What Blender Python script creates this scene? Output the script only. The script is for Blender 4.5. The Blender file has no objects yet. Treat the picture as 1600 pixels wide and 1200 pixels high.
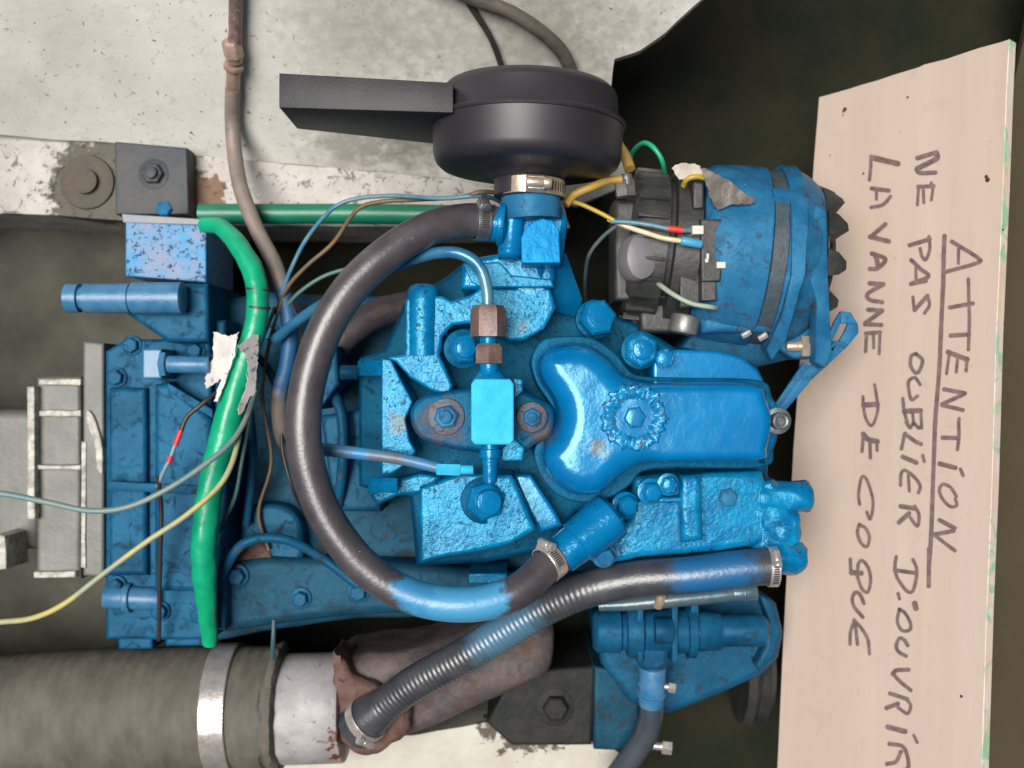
import bpy, bmesh, math, random
from mathutils import Vector, Matrix, noise
random.seed(7)
SC = bpy.context.scene
COL = SC.collection
PI = math.pi

# ------------------------------------------------------------ camera, sky, sun
cam_d = bpy.data.cameras.new('camera'); cam = bpy.data.objects.new('camera', cam_d); COL.objects.link(cam)
cam.location = (0, 0, .9); cam.rotation_euler = (0, 0, 0)
cam_d.sensor_width = 36; cam_d.lens = 18 / (.44 / .9); cam_d.clip_start = .01; cam_d.clip_end = 100
SC.camera = cam
cam_d.dof.use_dof = True; cam_d.dof.focus_distance = .90; cam_d.dof.aperture_fstop = 5.0
SUN_DIR = Vector((-.25, .04, 1)).normalized()      # towards the light
elev = math.asin(SUN_DIR.z); azim = math.atan2(SUN_DIR.x, SUN_DIR.y)
w = bpy.data.worlds.new('World'); SC.world = w; w.use_nodes = True
nt = w.node_tree; bg = nt.nodes['Background']
sky = nt.nodes.new('ShaderNodeTexSky'); sky.sky_type = 'NISHITA'; sky.sun_disc = False
sky.sun_elevation = elev; sky.sun_rotation = azim; sky.air_density = 1.0; sky.dust_density = 4.0; sky.ozone_density = 1.0
nt.links.new(sky.outputs[0], bg.inputs[0]); bg.inputs[1].default_value = .05
sl = bpy.data.lights.new('sun', 'SUN'); sl.energy = 4.2; sl.angle = math.radians(33); sl.color = (1, .96, .9)
so = bpy.data.objects.new('sun', sl); COL.objects.link(so); so.rotation_euler = SUN_DIR.to_track_quat('Z', 'Y').to_euler()
so.location = (0, 0, 3)
SC.view_settings.view_transform = 'Standard'; SC.view_settings.look = 'None'
SC.view_settings.gamma = 1; SC.view_settings.use_curve_mapping = False
SC.view_settings.exposure = .28

# ------------------------------------------------------------ measuring helpers: the engine is laid out from above in
# plan units (x right, y down, one unit .55 mm at the rocker cover) and a height in millimetres
def W(px, py, z):
    k = .55e-3 * (900 - z) / 900
    return Vector(((px - 800) * k, (600 - py) * k, z * 1e-3))
def K(z): return .55e-3 * (900 - z) / 900

# ------------------------------------------------------------ materials
MATS = {}
def mat(name, c1, c2=None, ns=30, rough=.5, metal=0, chip=None, chip2=None, bump=(200, .15), bump2=None, spec=.5,
        spots=(), coat=0, contrast=(.35, .65), stretch=None, cdist=1.0, rvar=0, grain=None, tint=None):
    m = bpy.data.materials.new(name); m.use_nodes = True; MATS[name] = m
    t = m.node_tree; N = t.nodes; L = t.links; b = N['Principled BSDF']
    geo = N.new('ShaderNodeNewGeometry'); pos = geo.outputs['Position']
    if stretch:
        mp = N.new('ShaderNodeMapping'); mp.inputs['Scale'].default_value = stretch[:3]
        if len(stretch) > 3: mp.inputs['Rotation'].default_value = (0, 0, math.radians(stretch[3]))
        L.new(pos, mp.inputs[0]); spos = mp.outputs[0]
    else: spos = pos
    def noi(scale, detail=4, p=None, rough_=.6, dist=0):
        n = N.new('ShaderNodeTexNoise'); n.inputs['Scale'].default_value = scale; n.inputs['Detail'].default_value = detail
        n.inputs['Roughness'].default_value = rough_; n.inputs['Distortion'].default_value = dist
        L.new(p or spos, n.inputs['Vector']); return n.outputs['Fac']
    def ramp(f, a, b_):
        r = N.new('ShaderNodeMapRange'); r.inputs['From Min'].default_value = a; r.inputs['From Max'].default_value = b_
        r.clamp = True; L.new(f, r.inputs['Value']); return r.outputs[0]
    def mix(f, A, B):
        x = N.new('ShaderNodeMix'); x.data_type = 'RGBA'
        L.new(f, x.inputs[0])
        for v, i in ((A, 6), (B, 7)):
            if isinstance(v, tuple): x.inputs[i].default_value = (*v[:3], 1)
            else: L.new(v, x.inputs[i])
        return x.outputs[2]
    def mth(op, A, B=None, C_=None):
        x = N.new('ShaderNodeMath'); x.operation = op
        for i, v in enumerate((A, B, C_)):
            if v is None: continue
            if isinstance(v, (int, float)): x.inputs[i].default_value = v
            else: L.new(v, x.inputs[i])
        return x.outputs[0]
    col = mix(ramp(noi(ns, 5), *contrast), c1, c2 or c1)
    if grain: # fine colour mottling
        col = mix(ramp(noi(grain[0], 3), .4, .75), col, grain[1])
    rg = None; h = None
    rgh = mth('ADD', rough, 0)
    if rvar: rgh = mth('MULTIPLY_ADD', noi(ns * 2.3, 4), rvar * 2, rough - rvar)
    for ch in (chip, chip2):
        if ch:
            sc, th, cc = ch[:3]; wd = ch[3] if len(ch) > 3 else .02
            k = ramp(noi(sc, 6, p=pos, rough_=.65, dist=cdist), th, th + wd)
            col = mix(k, col, cc)
            rgh = mth('ADD', rgh, mth('MULTIPLY', k, .25))
            h = mth('MULTIPLY', k, -.5) if h is None else mth('ADD', h, mth('MULTIPLY', k, -.5))
    for (c, r, cc, *ex) in spots:          # stains / overspray with a place of their own
        d = N.new('ShaderNodeVectorMath'); d.operation = 'DISTANCE'; L.new(pos, d.inputs[0]); d.inputs[1].default_value = c
        rag = ex[0] if ex else .35
        dd = mth('ADD', d.outputs['Value'], mth('MULTIPLY', mth('SUBTRACT', noi(90, 5, p=pos), .5), r * rag * 2.5))
        k = ramp(dd, r, r * (ex[1] if len(ex) > 1 else .88))
        col = mix(k, col, cc)
    L.new(col, b.inputs['Base Color'])
    L.new(rgh, b.inputs['Roughness'])
    if tint: b.inputs['Specular Tint'].default_value = (*tint, 1)
    b.inputs['Metallic'].default_value = metal; b.inputs['Specular IOR Level'].default_value = spec
    b.inputs['Coat Weight'].default_value = coat; b.inputs['Coat Roughness'].default_value = .15
    hh = mth('MULTIPLY', noi(bump[0], 5), 1.0)
    if bump2: hh = mth('ADD', hh, mth('MULTIPLY', noi(bump2[0], 3), bump2[1]))
    if h is not None: hh = mth('ADD', hh, h)
    bp = N.new('ShaderNodeBump'); bp.inputs['Strength'].default_value = bump[1]; bp.inputs['Distance'].default_value = .002
    L.new(hh, bp.inputs['Height']); L.new(bp.outputs[0], b.inputs['Normal'])
    return m

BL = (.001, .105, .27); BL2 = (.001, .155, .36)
blue = mat('blue_enamel', BL, BL2, 25, rough=.17, chip=(240, .64, (.010, .03, .05)), chip2=(90, .68, (.07, .05, .06), .05), bump=(150, .30), bump2=(45, 1.2), rvar=.05, spec=.6, tint=(.34, .84, 1))
cast = mat('blue_cast', (.001, .095, .25), (.002, .19, .39), 38, rough=.20, chip=(250, .60, (.008, .020, .04), .03), chip2=(75, .64, (.06, .05, .065), .05), bump=(260, .30), bump2=(50, 1.6), rvar=.09, spec=.5, tint=(.30, .82, 1),
           spots=[(W(618, 662, -52), .012, (.11, .085, .10), .9, .5), (W(815, 505, -52), .008, (.16, .14, .2), .9, .5)])
smooth = mat('blue_smooth', (.001, .110, .30), (.001, .155, .385), 18, rough=.17, chip=(70, .70, (.004, .07, .19), .1), chip2=(230, .70, (.02, .05, .09), .03), bump=(170, .10), bump2=(40, .9), spec=.85, tint=(.40, .88, 1),
             spots=[(W(936, 700, 0), .010, (.12, .11, .15), .9, .4), (W(1205, 630, -5), .006, (.2, .2, .18), .8, .6), (W(1203, 702, -5), .007, (.2, .2, .18), .8, .6)])
deck = mat('shaded_head_blue', (.001, .042, .105), (.001, .072, .165), 24, rough=.42, chip=(90, .62, (.015, .025, .035), .1), bump=(140, .45), spec=.3, tint=(.16, .72, 1),  # head blue darkened for the shade of the recess, plus grime and rust spots
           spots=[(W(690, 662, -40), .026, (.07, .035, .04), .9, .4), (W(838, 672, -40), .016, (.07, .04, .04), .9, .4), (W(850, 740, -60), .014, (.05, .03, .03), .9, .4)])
bluel = mat('blue_alternator', (.010, .088, .20), (.025, .145, .28), 40, rough=.42, chip=(60, .56, (.035, .06, .09), .1), chip2=(210, .69, (.4, .42, .42), .03), bump=(140, .35), spec=.26, tint=(.35, .75, 1))
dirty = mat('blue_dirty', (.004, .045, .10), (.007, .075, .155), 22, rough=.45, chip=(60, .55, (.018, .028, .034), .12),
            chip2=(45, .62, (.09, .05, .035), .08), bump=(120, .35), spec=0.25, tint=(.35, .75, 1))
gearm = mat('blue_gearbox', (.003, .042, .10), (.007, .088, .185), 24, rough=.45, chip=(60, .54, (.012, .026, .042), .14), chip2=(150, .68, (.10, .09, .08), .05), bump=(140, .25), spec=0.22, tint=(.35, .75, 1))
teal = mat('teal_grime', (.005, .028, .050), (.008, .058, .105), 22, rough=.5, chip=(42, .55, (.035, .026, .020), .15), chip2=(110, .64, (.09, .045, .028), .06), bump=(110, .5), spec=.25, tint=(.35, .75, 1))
speck = mat('speckled_blue', (.04, .25, .48), (.18, .24, .37), 45, rough=.42, chip=(200, .56, (.05, .06, .12), .04), bump=(220, .3), cdist=.5, spec=0.2)
pale = mat('pale_blue_face', (.03, .36, .62), (.05, .44, .68), 70, rough=.38, chip=(260, .70, (.02, .12, .22), .04), bump=(240, .2), spec=0.2, tint=(.16, .72, 1))
black = mat('black_plastic', (.019, .018, .023), (.028, .026, .032), 12, rough=.46, bump=(700, .06), grain=(900, (.02, .019, .025)), spec=.6)
blackm = mat('black_metal', (.016, .018, .018), (.035, .036, .034), 40, rough=.5, bump=(160, .3))
rubber = mat('hose_rubber', (.040, .036, .042), (.072, .064, .070), 30, rough=.36, chip=(190, .70, (.34, .33, .36), .03), bump=(260, .16), bump2=(60, .8),
             spots=[(W(690, 935, 15), .040, (.05, .26, .46), .45, .72), (W(738, 942, 10), .034, (.05, .26, .46), .5, .72), (W(650, 918, 15), .022, (.03, .20, .40), .6, .7), (W(624, 374, 30), .0045, (.01, .22, .5), .1, .7)], spec=.8)
rubber2 = mat('ribbed_rubber', (.030, .036, .045), (.06, .06, .07), 26, rough=.34, chip=(180, .72, (.35, .35, .36), .03), bump=(220, .2), spec=.75,
              spots=[(W(1120, 890, -40), .050, (.012, .10, .24), .3, .7), (W(790, 985, -100), .05, (.06, .14, .22), .3, .5)])
thinr = mat('small_hose', (.030, .045, .060), (.05, .06, .075), 22, rough=.35, bump=(160, .1))
canvas = mat('exhaust_hose_cloth', (.080, .076, .062), (.125, .118, .098), 26, rough=.75, chip=(120, .70, (.22, .21, .19), .08), bump=(150, .3), stretch=(1.6, .8, 1), spec=0.3)
steel = mat('stainless', (.72, .68, .65), (.55, .51, .49), 90, rough=.28, metal=.7, bump=(260, .15), rvar=.08)
brassy = mat('old_clamp_steel', (.72, .60, .46), (.50, .40, .30), 60, rough=.30, metal=.65, bump=(200, .25), rvar=.08)
slot = mat('slot_dark', (.012, .012, .012), rough=.8)
zinc = mat('dull_zinc', (.24, .25, .24), (.15, .15, .15), 80, rough=.45, metal=.6, bump=(200, .2))
alu = mat('pale_pipe', (.38, .365, .37), (.26, .25, .255), 34, rough=.55, metal=.1, chip=(70, .60, (.19, .16, .15), .05), chip2=(160, .66, (.14, .07, .05), .04), bump=(150, .2),
          spots=[(W(560, 1125, -200), .042, (.14, .040, .022), .8)])
rust = mat('rusty_iron', (.075, .034, .026), (.12, .072, .058), 60, rough=.8, chip=(160, .60, (.035, .025, .022), .1), bump=(200, .8))
elbowm = mat('mauve_cast_iron', (.055, .046, .050), (.11, .090, .088), 40, rough=.6, chip=(60, .54, (.10, .058, .042), .12), chip2=(160, .67, (.16, .15, .15), .04), bump=(150, .5), spec=0.3)
copper = mat('brown_union', (.13, .080, .068), (.19, .13, .115), 70, rough=.45, metal=.2, chip=(130, .62, (.03, .28, .5), .06), bump=(200, .25))
washerm = mat('rusty_washer', (.085, .060, .058), (.035, .075, .13), 90, rough=.5, metal=.2, chip=(160, .6, (.10, .045, .03), .06), bump=(200, .4))
pipegrey = mat('old_pipe_grey', (.16, .145, .125), (.24, .19, .16), 50, rough=.5, chip=(140, .66, (.08, .07, .06), .06), bump=(200, .3),
               spots=[(W(448, 530, -150), .062, (.014, .09, .22), .3, .7)])
rustpipe = mat('rusty_pipe', (.16, .10, .09), (.26, .20, .18), 120, rough=.4, metal=.3, chip=(170, .62, (.5, .46, .43), .05), bump=(200, .4))
green = mat('green_sleeve', (.003, .30, .145), (.006, .36, .20), 30, rough=.33, chip=(120, .72, (.35, .48, .42), .03), bump=(80, .3), grain=(60, (.003, .24, .12)))
greend = mat('green_pipe', (.004, .12, .065), (.006, .16, .09), 30, rough=.4, chip=(120, .68, (.03, .05, .045), .08), bump=(100, .2))
tape = mat('torn_white_tape', (.62, .60, .57), (.45, .43, .42), 40, rough=.5, chip=(80, .60, (.16, .20, .24), .06), bump=(70, .5))
browntape = mat('brown_tape', (.075, .065, .055), (.12, .10, .085), 40, rough=.4, bump=(60, .6))
greycap = mat('grey_capacitor', (.17, .16, .175), (.13, .125, .14), 30, rough=.5, bump=(200, .1))
hullm = mat('hull_paint', (.66, .655, .61), (.47, .465, .42), 9, rough=.62, bump=(60, .3), bump2=(14, 1.0), contrast=(.3, .7),
            chip=(45, .60, (.30, .285, .25), .25), chip2=(170, .635, (.06, .055, .045), .03),
            spots=[(W(640, 210, -230), .075, (.27, .26, .23), .8, .15), (W(540, 225, -235), .06, (.30, .29, .26), .8, .15), (W(580, 30, -150), .11, (.34, .335, .29), .5, .1), (W(860, 60, -150), .15, (.28, .275, .235), .5, .1)])
bearer = mat('bearer_paint', (.47, .445, .42), (.33, .31, .285), 26, rough=.6, bump=(80, .5), contrast=(.3, .7),
             chip=(75, .59, (.17, .15, .135), .06), chip2=(190, .62, (.07, .055, .045), .03),
             spots=[(W(152, 290, -235), .062, (.055, .048, .033), .45), (W(240, 300, -235), .060, (.06, .05, .035), .5), (W(322, 300, -235), .022, (.13, .065, .03), .7),
                    (W(20, 370, -240), .03, (.10, .095, .08), .5)])
bearer2 = mat('lower_bearer_paint', (.46, .45, .39), (.37, .355, .30), 20, rough=.6, bump=(80, .3), chip=(90, .67, (.17, .15, .12), .05),
              spots=[(W(820, 1100, -250), .06, (.06, .045, .03), .6)])
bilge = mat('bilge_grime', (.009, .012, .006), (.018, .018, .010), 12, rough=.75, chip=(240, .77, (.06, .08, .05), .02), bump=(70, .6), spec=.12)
bilgeg = mat('bilge_flare_grey', (.085, .085, .068), (.045, .045, .036), 12, rough=.7, bump=(60, .4), spec=.12)  # dirty floor grey, lightened with the flare haze of the left edge
bulk = mat('veiled_brown', (.060, .048, .028), (.048, .042, .024), 9, rough=.75, bump=(60, .3), spec=.12)  # brown lifted by the haze veil right of the board
ply = mat('plywood', (.49, .40, .34), (.43, .34, .28), 22, rough=.6, bump=(150, .12), stretch=(1, .07, 1, 2), contrast=(.3, .7), grain=(70, (.44, .355, .30)),
          chip=(26, .60, (.38, .31, .25), .2), chip2=(60, .66, (.34, .24, .18), .08))
plyedge = mat('plywood_edge', (.70, .63, .58), (.66, .52, .42), 40, rough=.6, bump=(160, .3), chip=(24, .52, (.30, .52, .33), .08), stretch=(1, .4, 1))
ink = mat('brown_marker', (.11, .070, .070), (.19, .13, .125), 110, rough=.55, chip=(170, .62, (.34, .24, .20), .12), bump=(200, .03))
hole = mat('nail_hole', (.03, .02, .015), rough=.8)
couplm = mat('coupling_iron', (.105, .11, .10), (.15, .155, .14), 30, rough=.5, chip=(75, .68, (.42, .42, .38), .05), bump=(120, .4))
ridge = mat('worn_ridge', (.50, .49, .43), (.20, .20, .17), 130, rough=.45, bump=(200, .5))
wy = mat('wire_yellow', (.42, .29, .02), (.30, .22, .04), 60, rough=.4)
wyb = mat('wire_yellow_thick', (.52, .33, .05), (.42, .28, .08), 60, rough=.4)
wb = mat('wire_blue', (.03, .16, .28), (.12, .20, .22), 60, rough=.4)
wgb = mat('wire_grey_blue', (.10, .21, .24), (.20, .22, .18), 22, rough=.45)
wyg = mat('wire_pale_yellow', (.42, .37, .12), (.20, .27, .24), 22, rough=.45)
wbk = mat('wire_black', (.02, .018, .018), (.035, .03, .028), 60, rough=.45)
wbr = mat('wire_brown', (.16, .09, .035), (.08, .07, .05), 50, rough=.5)
wgn = mat('wire_green', (.01, .30, .16), rough=.4)
wred = mat('wire_red', (.55, .03, .03), rough=.4)
wgr = mat('wire_pale_green', (.30, .36, .27), (.24, .30, .24), 60, rough=.45)
wwh = mat('plug_pale', (.50, .48, .44), rough=.45)
wsky = mat('plug_blue', (.05, .30, .50), rough=.4)

# ------------------------------------------------------------ mesh helpers
class B:
    def __init__(s): s.bm = bmesh.new(); s.mi = 0
    def face(s, vs):
        try:
            f = s.bm.faces.new(vs); f.material_index = s.mi; return f
        except ValueError: return None
    def rings(s, rings, cap0=True, cap1=True, closed=True):
        R = [[s.bm.verts.new(p) for p in r] for r in rings]
        n = len(R[0])
        for a, b in zip(R, R[1:]):
            for i in range(n if closed else n - 1):
                j = (i + 1) % n
                s.face((a[i], a[j], b[j], b[i]))
        if cap0: s.face(list(reversed(R[0])))
        if cap1: s.face(R[-1])
        return R
    def pill(s, out, zt, zb, r=2, seg=4, smooth=False, n=8, flare=0, top=1.0):
        """outline in plan at height zt, edge rounded by r mm, straight down to zb"""
        pts = crc(out, n) if smooth else [tuple(p) for p in out]
        P = [W(p[0], p[1], zt) for p in pts]
        ar = sum(P[i].x * P[(i + 1) % len(P)].y - P[(i + 1) % len(P)].x * P[i].y for i in range(len(P)))
        if ar < 0: P.reverse()
        m = len(P); nr = []
        for i in range(m):
            a = (P[i] - P[i - 1]); b = (P[(i + 1) % m] - P[i]); a.z = b.z = 0
            if a.length < 1e-9: a = b
            if b.length < 1e-9: b = a
            a.normalize(); b.normalize()
            na = Vector((-a.y, a.x, 0)); nb = Vector((-b.y, b.x, 0)); q = na + nb
            if q.length < 1e-6: q = na
            q.normalize(); q = q / max(.5, q.dot(na)); nr.append(q)
        r_ = r * 1e-3; rings = []
        rings.append([Vector((P[i].x, P[i].y, 0)) - nr[i] * flare * 1e-3 + Vector((0, 0, zb * 1e-3)) for i in range(m)])
        if r <= 0: rings.append(P)
        else:
            for k in range(seg + 1):
                t = k / seg * PI / 2
                rings.append([Vector((P[i].x, P[i].y, (zt - r * top) * 1e-3)) + nr[i] * r_ * (1 - math.cos(t)) + Vector((0, 0, r_ * top * math.sin(t))) for i in range(m)])
            rings.append([p + nr[i] * min(.0006, r_ * .4) for i, p in enumerate(rings[-1])])
        s.rings(rings)
    def box(s, x0, y0, x1, y1, zt, zb, r=1.5): s.pill([(x0, y0), (x1, y0), (x1, y1), (x0, y1)], zt, zb, r, 3)
    def lathe(s, o, ax, prof, seg=40, cap0=True, cap1=True, up=None, star=None, phase=0):
        ax = ax.normalized(); u = (up or (Vector((0, 0, 1)) if abs(ax.z) < .9 else Vector((1, 0, 0))))
        u = (u - ax * u.dot(ax)).normalized(); v = ax.cross(u)
        rings = []
        for q in prof:
            t, r = q[0] * 1e-3, q[1] * 1e-3
            rings.append([o + ax * t + (u * math.cos(2 * PI * i / seg + phase) + v * math.sin(2 * PI * i / seg + phase)) * (r * (star(i / seg, q) if star else 1)) for i in range(seg)])
        s.rings(rings, cap0, cap1)
    def cyl(s, p0, p1, r0, r1=None, seg=28, e=.8):
        r1 = r0 if r1 is None else r1; L_ = (p1 - p0).length * 1e3; e = min(e, L_ / 3, min(r0, r1) * .4)
        s.lathe(p0, p1 - p0, [(0, r0 - e), (e * .3, r0 - e * .3), (e, r0), (L_ - e, r1), (L_ - e * .3, r1 - e * .3), (L_, r1 - e)], seg)
    def hexn(s, p, ax, r, h, phase=0):
        ax = ax.normalized()
        s.lathe(p, ax, [(0, r), (h * .82, r), (h, r * .84)], 6, phase=phase)
    def tube(s, pts, r, seg=16, step=2.0, cap=True, rf=None, straight=False):
        P = [W(*p[:3]) for p in pts]
        Q = P if straight else crom(P)
        # resample evenly
        d = [0]
        for a, b in zip(Q, Q[1:]): d.append(d[-1] + (b - a).length)
        n = max(2, int(d[-1] * 1e3 / step)); R = []; j = 0
        for i in range(n + 1):
            t = d[-1] * i / n
            while j < len(Q) - 2 and d[j + 1] < t: j += 1
            f = (t - d[j]) / max(1e-9, d[j + 1] - d[j]); R.append(Q[j].lerp(Q[j + 1], min(1, f)))
        rings = []; u = None
        for i, p in enumerate(R):
            tg = (R[min(i + 1, n)] - R[max(i - 1, 0)]).normalized()
            if u is None: u = Vector((0, 0, 1)); u = Vector((1, 0, 0)) if abs(tg.z) > .9 else u
            u = (u - tg * u.dot(tg)).normalized(); v = tg.cross(u)
            ring = []
            for k in range(seg):
                a = 2 * PI * k / seg; rr = r
                if rf: rr = r * rf(d[-1] * 1e3 * i / n, a, d[-1] * 1e3)
                ring.append(p + (u * math.cos(a) + v * math.sin(a)) * rr * 1e-3)
            rings.append(ring)
        s.rings(rings, cap, cap)
        return R
    def slab(s, pts, th):
        """free 3-D polygon (list of world points) thickened by th mm along its normal"""
        n = (pts[1] - pts[0]).cross(pts[2] - pts[1]).normalized()
        if n.z < 0: n = -n
        a = [p - n * th * 1e-3 for p in pts]
        s.rings([a, pts])

def crom(P, n=10):
    if len(P) < 3: return P
    out = []
    for i in range(len(P) - 1):
        p0 = P[max(i - 1, 0)]; p1 = P[i]; p2 = P[i + 1]; p3 = P[min(i + 2, len(P) - 1)]
        if i == 0: p0 = p1 * 2 - p2
        if i + 2 >= len(P): p3 = p2 * 2 - p1
        for k in range(n):
            t = k / n; t2 = t * t; t3 = t2 * t
            out.append(.5 * ((2 * p1) + (p2 - p0) * t + (2 * p0 - 5 * p1 + 4 * p2 - p3) * t2 + (3 * p1 - p0 - 3 * p2 + p3) * t3))
    out.append(P[-1]); return out
def crc(pts, n):
    P = [Vector((p[0], p[1])) for p in pts]; m = len(P); out = []
    for i in range(m):
        p0, p1, p2, p3 = P[i - 1], P[i], P[(i + 1) % m], P[(i + 2) % m]
        for k in range(n):
            t = k / n; t2 = t * t; t3 = t2 * t
            q = .5 * ((2 * p1) + (p2 - p0) * t + (2 * p0 - 5 * p1 + 4 * p2 - p3) * t2 + (3 * p1 - p0 - 3 * p2 + p3) * t3)
            out.append((q.x, q.y))
    return out

WL = {}
def thing(name, label, cat, loc, group=None):
    o = bpy.data.objects.new(name, None); COL.objects.link(o); o.empty_display_size = .02
    o.location = loc; WL[o] = Vector(loc); o['label'] = label; o['category'] = cat
    if group: o['group'] = group
    return o
def obj(name, b, mats, parent=None, ang=38, label=None, bevel=0, rough_geo=None):
    bm = b.bm
    bmesh.ops.recalc_face_normals(bm, faces=bm.faces)
    if bevel:
        es = [e for e in bm.edges if len(e.link_faces) == 2 and e.calc_face_angle(0) > math.radians(40)]
        bmesh.ops.bevel(bm, geom=es, offset=bevel * 1e-3, segments=2, profile=.6, affect='EDGES', clamp_overlap=True)
    ng = [f for f in bm.faces if len(f.verts) > 4]
    if ng: bmesh.ops.triangulate(bm, faces=ng)
    if rough_geo:
        for _ in range(rough_geo[2] if len(rough_geo) > 2 else 0):
            bmesh.ops.subdivide_edges(bm, edges=[e for e in bm.edges if e.calc_length() > .006], cuts=1, use_grid_fill=True)
        am, sc = rough_geo[:2]
        for v in bm.verts:
            q = noise.noise_vector(v.co * sc) + noise.noise_vector(v.co * sc * 2.7) * .5
            v.co += q * am * 1e-3
    me = bpy.data.meshes.new(name); 
    cs = [v.co for v in bm.verts]
    c = Vector([(min(v[i] for v in cs) + max(v[i] for v in cs)) / 2 for i in range(3)])
    bmesh.ops.translate(bm, vec=-c, verts=bm.verts)
    bm.to_mesh(me); bm.free()
    for m in (mats if isinstance(mats, (list, tuple)) else [mats]): me.materials.append(m)
    for p in me.polygons: p.use_smooth = True
    me.set_sharp_from_angle(angle=math.radians(ang))
    o = bpy.data.objects.new(name, me); COL.objects.link(o); WL[o] = c
    if parent: o.parent = parent; o.location = c - WL[parent]
    else: o.location = c
    if label: o['label'] = label
    return o
def tag(o, label, cat, group=None):
    o['label'] = label; o['category'] = cat
    if group: o['group'] = group
    return o
def st(o): o['kind'] = 'structure'; return o
Z = Vector((0, 0, 1)); X = Vector((1, 0, 0)); Y = Vector((0, 1, 0))

def nut(parent, px, py, z, r, h=8, ax=Z, m=blue, wr=0, wm=None, stud=0, studh=0, name='nut', ph=0, hole_r=0):
    """r, stud, wr in plan units; h in mm; z = underside height"""
    p = W(px, py, z); k = K(z) * 1e3; ax = ax.normalized()
    b = B(); b.hexn(p, ax, r * k, h, ph)
    if name == 'bolt_head': b.lathe(p + ax * h * .98e-3, ax, [(0, r * k * .7), (.8, r * k * .66), (1.2, r * k * .5)], 20)
    o = obj(name, b, m, parent, ang=25)
    if wr: b = B(); b.cyl(p - ax * .004, p + ax * .0006, wr * k); obj('washer', b, wm or m, o)
    if stud:
        b = B(); b.cyl(p, p + ax * (h + studh) * 1e-3, stud * k, seg=20)
        if hole_r: b.lathe(p + ax * (h + studh - .4) * 1e-3, ax, [(0, hole_r * k), (.5, hole_r * k), (.5, hole_r * k * .5)], 16)
        obj('stud', b, m, o)
    return o
def clamp(parent, c, ax, r, wdt, sd, m=steel, name='hose_clamp', ss=1.0, slots=True, slot_dir=1):
    """worm-drive clamp: band, slots, screw housing pointing to sd"""
    ax = ax.normalized(); sd = (sd - ax * sd.dot(ax)).normalized(); tv = ax.cross(sd) * slot_dir
    b = B(); h = wdt / 2
    b.lathe(c, ax, [(-h, r), (-h, r + .9), (-h + .5, r + 1.3), (h - .5, r + 1.3), (h, r + .9), (h, r)], 48, False, False)
    if slots:
        b.mi = 1
        for i in range(9):
            a = .42 + i * .115
            dr = sd * math.cos(a) + tv * math.sin(a); tt = -sd * math.sin(a) + tv * math.cos(a)
            p = c + dr * (r + 1.33) * 1e-3
            q = [p + ax * sx * h * .55e-3 + tt * sy * 0.55e-3 for sx, sy in ((-1, -1), (1, -1), (1, 1), (-1, 1))]
            b.rings([q, [v + dr * .15e-3 for v in q]])
    o = obj(name, b, [m, slot], parent)
    b = B(); p = c + sd * (r + 4.2 * ss) * 1e-3
    b.cyl(p - tv * .007 * ss, p + tv * .005 * ss, 3.8 * ss, seg=16)
    q = p - sd * .0035 * ss
    b.rings([[q + ax * a_ * h * 1.05e-3 + tv * t_ * .007 * ss for a_, t_ in ((-1, -1), (1, -1), (1, 1), (-1, 1))],
             [q + sd * .0045 * ss + ax * a_ * h * .7e-3 + tv * t_ * .0055 * ss for a_, t_ in ((-1, -1), (1, -1), (1, 1), (-1, 1))]])
    obj('screw_housing', b, m, o, bevel=.3)
    b = B(); b.cyl(p + tv * .005 * ss, p + tv * .0105 * ss, 4.2 * ss, seg=18)
    obj('screw', b, m, o)
    return o

# ------------------------------------------------------------ the setting
def sheet(name, out, zf, m, th=8, sub=0, rg=None, smooth=False, top_mats=None):
    b = B(); pts = crc(out, 6) if smooth else out
    P = [W(p[0], p[1], zf(p[0], p[1])) for p in pts]
    b.rings([[p - Vector((0, 0, th * 1e-3)) for p in P], P])
    return st(obj(name, b, m, None, 30, rough_geo=rg))
def gridsheet(name, x0, y0, x1, y1, nx, ny, zf, m, amp=2, sc=14):
    b = B(); V = []
    for j in range(ny + 1):
        row = []
        for i in range(nx + 1):
            px = x0 + (x1 - x0) * i / nx; py = y0 + (y1 - y0) * j / ny
            p = W(px, py, zf(px, py)); p.z += noise.noise(p * sc) * amp * 1e-3; row.append(b.bm.verts.new(p))
        V.append(row)
    for j in range(ny):
        for i in range(nx): b.face((V[j][i], V[j + 1][i], V[j + 1][i + 1], V[j][i + 1]))
    return st(obj(name, b, m, None, 60))
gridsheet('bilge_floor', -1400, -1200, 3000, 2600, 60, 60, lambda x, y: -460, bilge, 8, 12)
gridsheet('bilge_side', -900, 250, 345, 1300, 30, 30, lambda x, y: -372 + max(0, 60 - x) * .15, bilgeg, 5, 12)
sheet('bulkhead', [(1700, -400), (2300, -400), (2300, 1700), (1400, 1700), (1500, 500), (1600, 60)], lambda x, y: -330, bulk, 12)
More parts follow.
